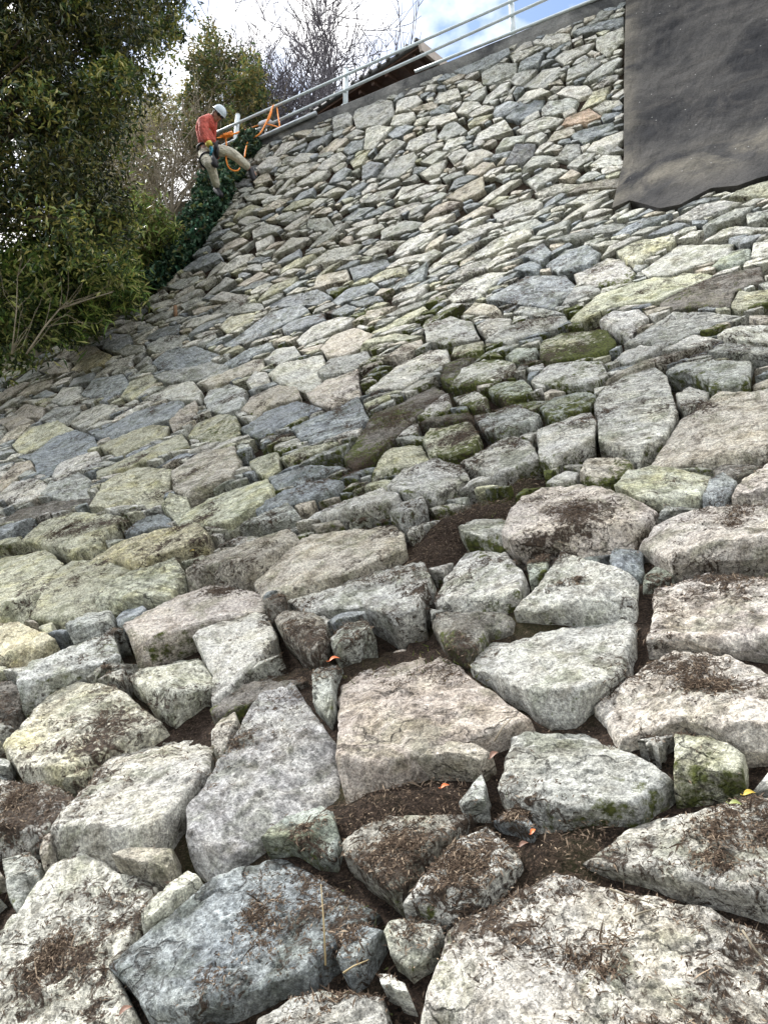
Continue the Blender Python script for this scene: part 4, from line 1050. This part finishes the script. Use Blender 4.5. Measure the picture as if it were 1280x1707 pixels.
def branch_tree(name, label, cat_, base, H, spread, mat, n0, depth, r0, group=None, seed=1, lean=(0, 0), twigr=.004, first=.12, curve=.16):
    rd = random.Random(seed); t = thing(name, base, label, cat_, group); m = MB(); tk = MB()
    def grow(p, d, L, r, lev, mb):
        n = 5; pts = [p]; rr_ = [r]
        for i in range(n):
            d = (d + Vector((rd.gauss(0, curve), rd.gauss(0, curve), rd.gauss(0, curve*.6) + .07))).normalized(); pts.append(pts[-1] + d*(L/n)); rr_.append(max(r*(1 - .6*(i+1)/n), twigr*.6))
        mb.tube(pts, rr_, 5 if lev < 2 else 3, cap=False)
        if lev >= depth: return
        kids = rd.choice((3, 4, 5)) if lev < depth-1 else rd.choice((3, 4, 5, 6))
        for c in range(kids):
            k = rd.randint(1, n); q_ = pts[k]
            ax = Vector((rd.gauss(0, 1), rd.gauss(0, 1), rd.gauss(0, .6))); dd = (d + ax.normalized()*rd.uniform(.3, spread) + Vector((0, 0, .12))).normalized()
            grow(q_, dd, L*rd.uniform(.48, .75), max(rr_[k]*.62, twigr), lev+1, m)
    for k in range(n0):
        a = rd.uniform(0, 6.28); d = Vector((math.cos(a)*spread*.55*rd.random() + lean[0], math.sin(a)*spread*.55*rd.random() + lean[1], 1)).normalized()
        grow(Vector(base) + Vector((rd.gauss(0, .06), rd.gauss(0, .06), 0)), d, H*rd.uniform(.38, .55), r0*rd.uniform(.7, 1), 0, tk)
    tk.build('trunk', mat, t); m.build('crown', mat, t)
branch_tree('bare_tree', 'bare grey tree with a fan of fine upright twigs beyond the railing', 'tree', PQ(12.5, 7.3, 9.55), 8.0, 1.15, TWIG2, 26, 4, .06, seed=3, twigr=.010, lean=(-.02, 0), curve=.12)
branch_tree('bare_tree', 'thin bare sapling standing between the shed and the third railing post', 'tree', PQ(12.0, 1.6, 9.55), 3.4, .6, TWIG2, 3, 2, .025, seed=9, twigr=.006)
branch_tree('bare_tree', 'thin bare sapling right of the topmost railing post', 'tree', PQ(12.0, .7, 9.55), 3.2, .7, TWIG2, 3, 2, .02, seed=12, twigr=.005)
branch_tree('bare_shrub', 'tangled thicket of bare pale stems left of the person', 'shrub', P(285, 372, 13.6), 3.9, 1.3, TWIG, 14, 3, .028, 'bare shrubs by the wall', seed=5, twigr=.0055, lean=(-.05, 0), curve=.3)
branch_tree('bare_shrub', 'bare pale stems rising behind the lower left bushes', 'shrub', P(225, 400, 14.8), 3.6, 1.3, TWIG, 10, 3, .026, 'bare shrubs by the wall', seed=6, twigr=.006, lean=(.02, 0), curve=.28)
branch_tree('bare_shrub', 'bare branches filling the gap behind the seated climber\'s legs', 'shrub', P(325, 330, 14.2), 3.4, 1.3, TWIG, 10, 3, .022, 'bare shrubs by the wall', seed=8, twigr=.0055, curve=.3)
# dead branches lying in the undergrowth
def dead(label, pts, r_, seed):
    rd = random.Random(seed); m = MB(); main = [P(*p) for p in pts]
    m.tube(main, [r_*(1 - .5*i/len(main)) for i in range(len(main))], 6)
    for k in range(10):
        a = main[rd.randint(0, len(main)-2)]; d = (main[-1]-main[0]).normalized(); q_ = a
        pp = [q_]
        for j in range(4): d = (d + Vector((rd.gauss(0, .3), rd.gauss(0, .3), rd.gauss(.05, .3)))).normalized(); pp.append(pp[-1] + d*rd.uniform(.1, .3))
        m.tube(pp, [r_*.4, r_*.35, r_*.3, r_*.2, r_*.12], 5)
    tag(m.build('dead_branch', TWIG), label, 'branch', 'dead branches in the undergrowth')
dead('pale dead branch slanting up to the right through the undergrowth', [(45, 590, 8.9), (75, 545, 9.0), (100, 515, 9.1), (150, 498, 9.3), (188, 487, 9.6)], .012, 1)
dead('thin dead stems arching over the bush at the left edge', [(20, 590, 8.7), (28, 520, 8.8), (30, 460, 8.9), (52, 430, 9.0)], .008, 2)
# background hedge so that the hillside reads as wood
shrub('dense dark thicket low on the hillside behind the bushes', [(-200, 380), (240, 380), (270, 430), (250, 470), (120, 540), (-200, 600)], (12.0, 13.8), 100, .5, 190, .10, [(.07, .10, .03), (.13, .17, .045), (.2, .22, .07)], .3, (60, 560, 12.5))

# wooden peg in the wall
STAKE = plain('old_wood', (.20, .12, .07), .9, nscale=30, namp=.4)
m = MB(); p = wallpoint(291, 527, -.05); m.tube([p, p + Vector((-.01, -.03, .07)), p + Vector((-.02, -.05, .19))], [.032, .03, .027], 8); tag(m.build('wooden_peg', STAKE), 'short weathered wooden peg sticking out of the stones below the ivy', 'peg')
# dry stems near the camera
def grass(label, blades, mat):
    m = MB()
    for (x, y, h, dx, dz, L) in blades[:1]:
        p = wallpoint(x, y, h); m.tube([p, p + Vector((dx*.4, -.02, dz*.5))*L, p + Vector((dx, -.05, dz))*L], [.0022, .0018, .0008], 5)
    tag(m.build('dry_stem', mat), label, 'twig', 'dry stems on the wall')
STRAW = plain('straw', (.42, .33, .18), .8)
grass('upright straw coloured stem at the right end of the blue grey boulder', [(548, 1620, .02, -.04, .5, .30)], STRAW)
grass('straw slanting up to the right below the blue grey boulder', [(572, 1622, .0, .3, .15, .17)], STRAW)
grass('dry twig curling beside the thin tan stone', [(830, 1262, .05, .3, .35, .2), (835, 1290, .04, .2, -.1, .2)], TWIG)
for k_, (a_, lb) in enumerate((((1020, 1500, .03, .4, -.12, .2), 'dark twig lying near the top left of the biggest boulder'), ((1060, 1545, .03, .35, .1, .16), 'dark twig lying in the litter in the middle of the biggest boulder'), ((1240, 1570, .03, .2, -.3, .2), 'dark twig lying at the right edge of the biggest boulder'))):
    grass(lb, [a_], TWIG)

# ------------------------------------------------------------------ person
SKIN = plain('skin', (.42, .25, .18), .6); RED = plain('red_jacket', (.60, .12, .09), .8, nscale=9, namp=.3, bump=.06); PANT = plain('beige_trousers', (.60, .57, .47), .85, nscale=7, namp=.28, bump=.06)
BLACK = plain('black_gear', (.02, .02, .025), .6); HELM = plain('white_helmet', (.50, .58, .64), .3); GLOVE = plain('blue_glove', (.03, .25, .36), .6); CUFF = plain('yellow_cuff', (.6, .5, .08), .6); HAIR = plain('hair', (.02, .017, .015), .8); GLASS = plain('dark_glass', (.01, .01, .012), .2)
DP = 12.13
def pp(x, y, dd=0.0): return P(300 + x/6.4, 130 + y/6.4, DP + dd)
person = thing('person', pp(400, 1230, .1), 'person in red jacket and white helmet roping down the left end of the wall', 'person')
def skin(name, chain, mat, parent, sub=2):
    """chain: list of polylines [(Vector, radius)...]; polylines may start at an earlier vertex index"""
    verts, rad, edges = [], [], []
    for pl in chain:
        prev = None
        for item in pl:
            if isinstance(item, int): prev = item; continue
            verts.append(item[0]); rad.append(item[1]); i = len(verts)-1
            if prev is not None: edges.append((prev, i))
            prev = i
    off = Vector(parent['_o']) if parent is not None else Vector()
    me = bpy.data.meshes.new(name); me.from_pydata([tuple(v - off) for v in verts], edges, []); me.materials.append(mat)
    o = bpy.data.objects.new(name, me); link(o, parent); o['_o'] = list(off)
    sm = o.modifiers.new('skin', 'SKIN'); me.skin_vertices or None
    if not me.skin_vertices:
        bpy.context.view_layer.objects.active = o
    for i, r_ in enumerate(rad):
        sv = me.skin_vertices[0].data[i]; sv.radius = (r_, r_) if not isinstance(r_, tuple) else r_
    me.skin_vertices[0].data[0].use_root = True
    sm.use_smooth_shade = True
    s2 = o.modifiers.new('sub', 'SUBSURF'); s2.levels = sub; s2.render_levels = sub
    return o
# body (skin colour) under the clothes: pelvis, spine, neck, head, arms, legs, one surface
pel = pp(290, 800); hip_r = pp(345, 775, -.07); hip_l = pp(275, 840, .05); kn_r = pp(575, 810, -.10); an_r = pp(755, 985, .10); to_r = pp(815, 1050, .10)
kn_l = pp(330, 930, -.34); an_l = pp(395, 1180, -.05); to_l = pp(425, 1260, -.15)
wai = pp(290, 700); che = pp(270, 560); nec = pp(345, 410); hd = pp(418, 375, -.02)
sh_n = pp(262, 470, -.17); el_n = pp(265, 630, -.24); wr_n = pp(325, 730, -.30)
sh_f = pp(340, 460, .14); el_f = pp(345, 650, .18); wr_f = pp(372, 800, .02)
skin('body', [[(pel, .10), (wai, .09), (che, .09), (nec, .052), (pp(380, 392), .055)], [2, (sh_n, .045), (el_n, .036), (wr_n, .030)], [2, (sh_f, .045), (el_f, .036), (wr_f, .030)],
              [0, (hip_r, .09), (kn_r, .062), (an_r, .042), (to_r, .038)], [0, (hip_l, .09), (kn_l, .062), (an_l, .042), (to_l, .038)]], SKIN, person)
# head with a face
fx = (pp(470, 440, -.16) - hd).normalized(); uz = (pp(455, 300, 0) - pp(400, 420, 0)).normalized(); uz = (uz - fx*uz.dot(fx)).normalized(); sy = uz.cross(fx)
hc_ = pp(408, 388, -.02)
m = MB(); m.ball(hc_, (.095, .076, .115), (fx, sy, uz), 20, 14); m.ball(hc_ + fx*.035 - uz*.075, (.055, .05, .045), (fx, sy, uz), 14, 8)
m.ball(hc_ + fx*.102 - uz*.02, (.018, .013, .026), (fx, sy, uz), 10, 6)
for sg in (-1, 1): m.ball(hc_ + sy*.078*sg - uz*.015, (.018, .01, .03), (fx, sy, uz), 8, 6)
head = m.build('head', SKIN, person)
m = MB(); m.ball(hc_ + fx*.086 - uz*.058, (.010, .024, .007), (fx, sy, uz), 10, 6); m.build('mouth', plain('lips', (.3, .12, .1), .6), head)
m = MB(); m.ball(hc_ - fx*.02 + uz*.01, (.094, .083, .10), (fx, sy, uz), 16, 10); m.build('hair', HAIR, head)
m = MB()
for sg in (-1, 1): m.ball(hc_ + fx*.088 + sy*.034*sg + uz*.012, (.016, .032, .022), (fx, sy, uz), 12, 8); m.tube([hc_ + fx*.085 + sy*.06*sg + uz*.012, hc_ + sy*.082*sg + uz*.008], .004, 6)
m.tube([hc_ + fx*.098 - sy*.02 + uz*.014, hc_ + fx*.098 + sy*.02 + uz*.014], .004, 6)
m.build('sunglasses', GLASS, person)
hm = MB(); v = []; NH, MH = 28, 10; hz_ = hc_ + uz*.045 - fx*.005
for j in range(MH+1):
    ph = math.pi*.5*j/MH
    for i in range(NH):
        a = 6.28318*i/NH; rr_ = math.sin(ph); v.append(hz_ + fx*(.135*rr_*math.cos(a)*(1.08 if math.cos(a) > 0 else 1)) + sy*(.108*rr_*math.sin(a)) + uz*(.108*math.cos(ph)))
for i in range(NH):
    a = 6.28318*i/NH; v.append(hz_ + fx*(.15*math.cos(a) + (.02 if math.cos(a) > .3 else 0)) + sy*(.116*math.sin(a)) - uz*.006)
for i in range(NH):
    a = 6.28318*i/NH; v.append(hz_ + fx*(.125*math.cos(a)) + sy*(.10*math.sin(a)) - uz*.012)
hm.add(v, [(j*NH+i, (j+1)*NH+i, (j+1)*NH+(i+1) % NH, j*NH+(i+1) % NH) for j in range(MH+2) for i in range(NH)])
helmet = hm.build('helmet', HELM, person)
m = MB()
for sg in (-1, 1): m.tube([hz_ + sy*.104*sg - fx*.01, hc_ + sy*.078*sg - uz*.05 + fx*.02, hc_ + fx*.045 - uz*.125], .006, 6)
m.build('chin_strap', BLACK, person)
# clothes
skin('jacket', [[(pp(300, 735), .145), (pp(285, 660), .150), (pp(262, 560), .145), (pp(285, 480), .120), (pp(345, 415), .075)],
                [3, (sh_n, .10), (pp(250, 560, -.22), .088), (el_n, .078), (pp(300, 690, -.29), .052)], [3, (sh_f, .09), (pp(350, 560, .18), .075), (el_f, .065), (pp(368, 740, .05), .05)]], RED, person)
skin('trousers', [[(pp(295, 780), .145), (pp(285, 735), .135)], [0, (hip_r, .118), (pp(460, 765, -.14), .098), (kn_r, .088), (pp(660, 890, -.05), .076), (pp(745, 965, .01), .068)],
                  [0, (pp(268, 830, .0), .125), (pp(290, 880, -.22), .105), (kn_l, .088), (pp(362, 1040, -.22), .076), (pp(398, 1175, -.06), .068)]], PANT, person)
def boot(an, to, name='boot'):
    d = (to - an).normalized(); skin(name, [[(an - d*.06, .055), (an, .058), (an.lerp(to, .6), .055), (to, .045), (to + d*.05, .035)]], BLACK, person)
boot(an_r, pp(790, 1075, .06)); boot(an_l + Vector((0, 0, -.03)), pp(440, 1250, -.18))
def hand(wr, axis, side, mat, name, grip):
    axis = axis.normalized(); side = (side - axis*side.dot(axis)).normalized(); pn = axis.cross(side)
    ch = [[(wr, .028), (wr + axis*.045, (.040, .024)), (wr + axis*.085, (.042, .020))]]
    for k, (o_, L) in enumerate(((-.032, .068), (-.011, .078), (.011, .073), (.032, .058))):
        b0 = wr + axis*.088 + side*o_; ch.append([2, (b0, .0105), (b0 + axis*L*.4 + pn*L*.12, .0100), (b0 + axis*L*.62 + pn*L*.48, .0095), (b0 + axis*L*.45 + pn*L*.80, .0085)])
    t0_ = wr + axis*.035 - side*.035; ch.append([1, (t0_, .013), (t0_ - side*.02 + axis*.025 + pn*.018, .0115), (t0_ - side*.012 + axis*.05 + pn*.042, .010)])
    return skin(name, ch, mat, person, 1)
hand(wr_n, pp(350, 800, -.30) - wr_n, Vector((0, -1, 0)), GLOVE, 'glove', None)
hand(wr_f, pp(385, 850, -.05) - wr_f, Vector((0, 1, 0)), RED, 'glove', None)
m = MB(); m.tube([pp(305, 690, -.295), pp(322, 722, -.30)], [.056, .05], 12); m.build('cuff', CUFF, person)
# harness
m = MB()
def ring(c, ax, ra, rb_, th_=.02, n=22):
    ax = ax.normalized(); u_ = ax.orthogonal().normalized(); w_ = ax.cross(u_); m.tube([c + u_*math.cos(6.28318*k/n)*ra + w_*math.sin(6.28318*k/n)*rb_ for k in range(n+1)], th_, 6)
ring(pp(300, 745), pp(285, 600) - pp(300, 745), .165, .165, .022); ring(pp(400, 765, -.10), kn_r - hip_r, .115, .115, .022); ring(pp(300, 880, -.18), kn_l - hip_l, .12, .12, .022)
m.tube([pp(390, 690, -.18), pp(405, 760, -.22), pp(400, 850, -.20)], .022, 8)
m.build('harness', BLACK, person)
# tool hanging from the harness
m = MB(); m.tube([pp(352, 830, -.34), pp(368, 880, -.36), pp(385, 935, -.36), pp(405, 950, -.36)], [.025, .04, .045, .02], 10); m.box(pp(372, 905, -.37), (.03, 0, -.02), (0, .03, 0), (.02, 0, .06))
m.tube([pp(350, 790, -.31), pp(354, 835, -.34)], .012, 6)
tag(m.build('descender', BLACK), 'black rope device hanging beside the gloved hand of the person', 'climbing tool')
# rope
ROPE = plain('orange_rope', (.85, .27, .03), .6, nscale=60, namp=.15)
def onrail(x, y, q): r = ray(x, y); return Vector((r * (q / (r @ NQ))).tolist())
def smooth_path(pts, n=6):
    a = [np.array(p) for p in pts]; a = [2*a[0]-a[1]] + a + [2*a[-1]-a[-2]]; out = []
    for i in range(1, len(a)-2):
        for k in range(n):
            t = k/n; out.append(Vector((.5*((2*a[i]) + (-a[i-1]+a[i+1])*t + (2*a[i-1]-5*a[i]+4*a[i+1]-a[i+2])*t*t + (-a[i-1]+3*a[i]-3*a[i+1]+a[i+2])*t**3)).tolist()))
    out.append(Vector(a[-2].tolist())); return out
rr = lambda pts, r_=.018: rp_.tube(smooth_path(pts), r_*.66, 7)
rope = thing('climbing_rope', onrail(456, 180, 8.25), 'orange rope tied round the railing and running down to the person', 'rope')
rp_ = MB(); rr([pp(395, 640, -.1), pp(440, 632, -.05), pp(500, 612), pp(560, 600, 0), onrail(405, 218, 8.2), onrail(425, 211, 8.2), onrail(445, 203, 8.22), onrail(452, 190, 8.24), onrail(455, 177, 8.27), onrail(461, 178, 8.34), onrail(464, 195, 8.22), onrail(466, 212, 8.2), onrail(458, 210, 8.22), onrail(440, 207, 8.22), onrail(420, 213, 8.22), onrail(400, 222, 8.2), pp(520, 600), pp(430, 620, -.05)])
rp_.build('line', ROPE, rope)
rp_ = MB(); rr([onrail(453, 181, 8.27), onrail(447, 197, 8.2), onrail(440, 212, 8.15), onrail(432, 224, 8.1), onrail(415, 235, 8.05), onrail(410, 248, 8.0), onrail(408, 262, 7.95)], .018)
rp_.build('tail', ROPE, rope)
rp_ = MB(); rr([pp(490, 610, -.02), pp(495, 690, -.02), pp(498, 780, -.1), pp(495, 870, -.15), pp(520, 950, -.15), pp(570, 988, -.15), pp(620, 985, -.12), pp(640, 960, -.1)], .018)
rp_.build('loop', ROPE, rope)
rp_ = MB()
for k in range(5): c_ = pp(475 + k*20, 620 - k*6, 0); rp_.tube([c_ + Vector((0, .03*math.cos(a), .03*math.sin(a))) for a in np.linspace(0, 6.28, 9)], .016, 6)
rp_.build('knot', ROPE, rope)
BAG = plain('white_cloth', (.62, .64, .68), .8, nscale=20, namp=.1)
m = MB(); c_ = onrail(442, 205, 8.24)
v = []; 
for j in range(7):
    for i in range(12):
        a = 6.283*i/12; ph = math.pi*j/6; n_ = .75 + .4*mn.noise(Vector((i*.9, j*1.1, 2)));  v.append(c_ + Vector((-.12*math.cos(ph) + .05*math.sin(ph)*math.cos(a)*.3, .07*math.sin(ph)*math.sin(a)*n_, -.03*math.cos(ph) + .085*math.sin(ph)*math.cos(a)*n_)))
m.add(v, [(j*12+i, (j+1)*12+i, (j+1)*12+(i+1) % 12, j*12+(i+1) % 12) for j in range(6) for i in range(12)])
tag(m.build('cloth_pad', BAG), 'small white cloth pad wrapped round the middle rail where the rope passes', 'cloth')
for o in bpy.data.objects:
    if '_o' in o: del o['_o']
print('done')
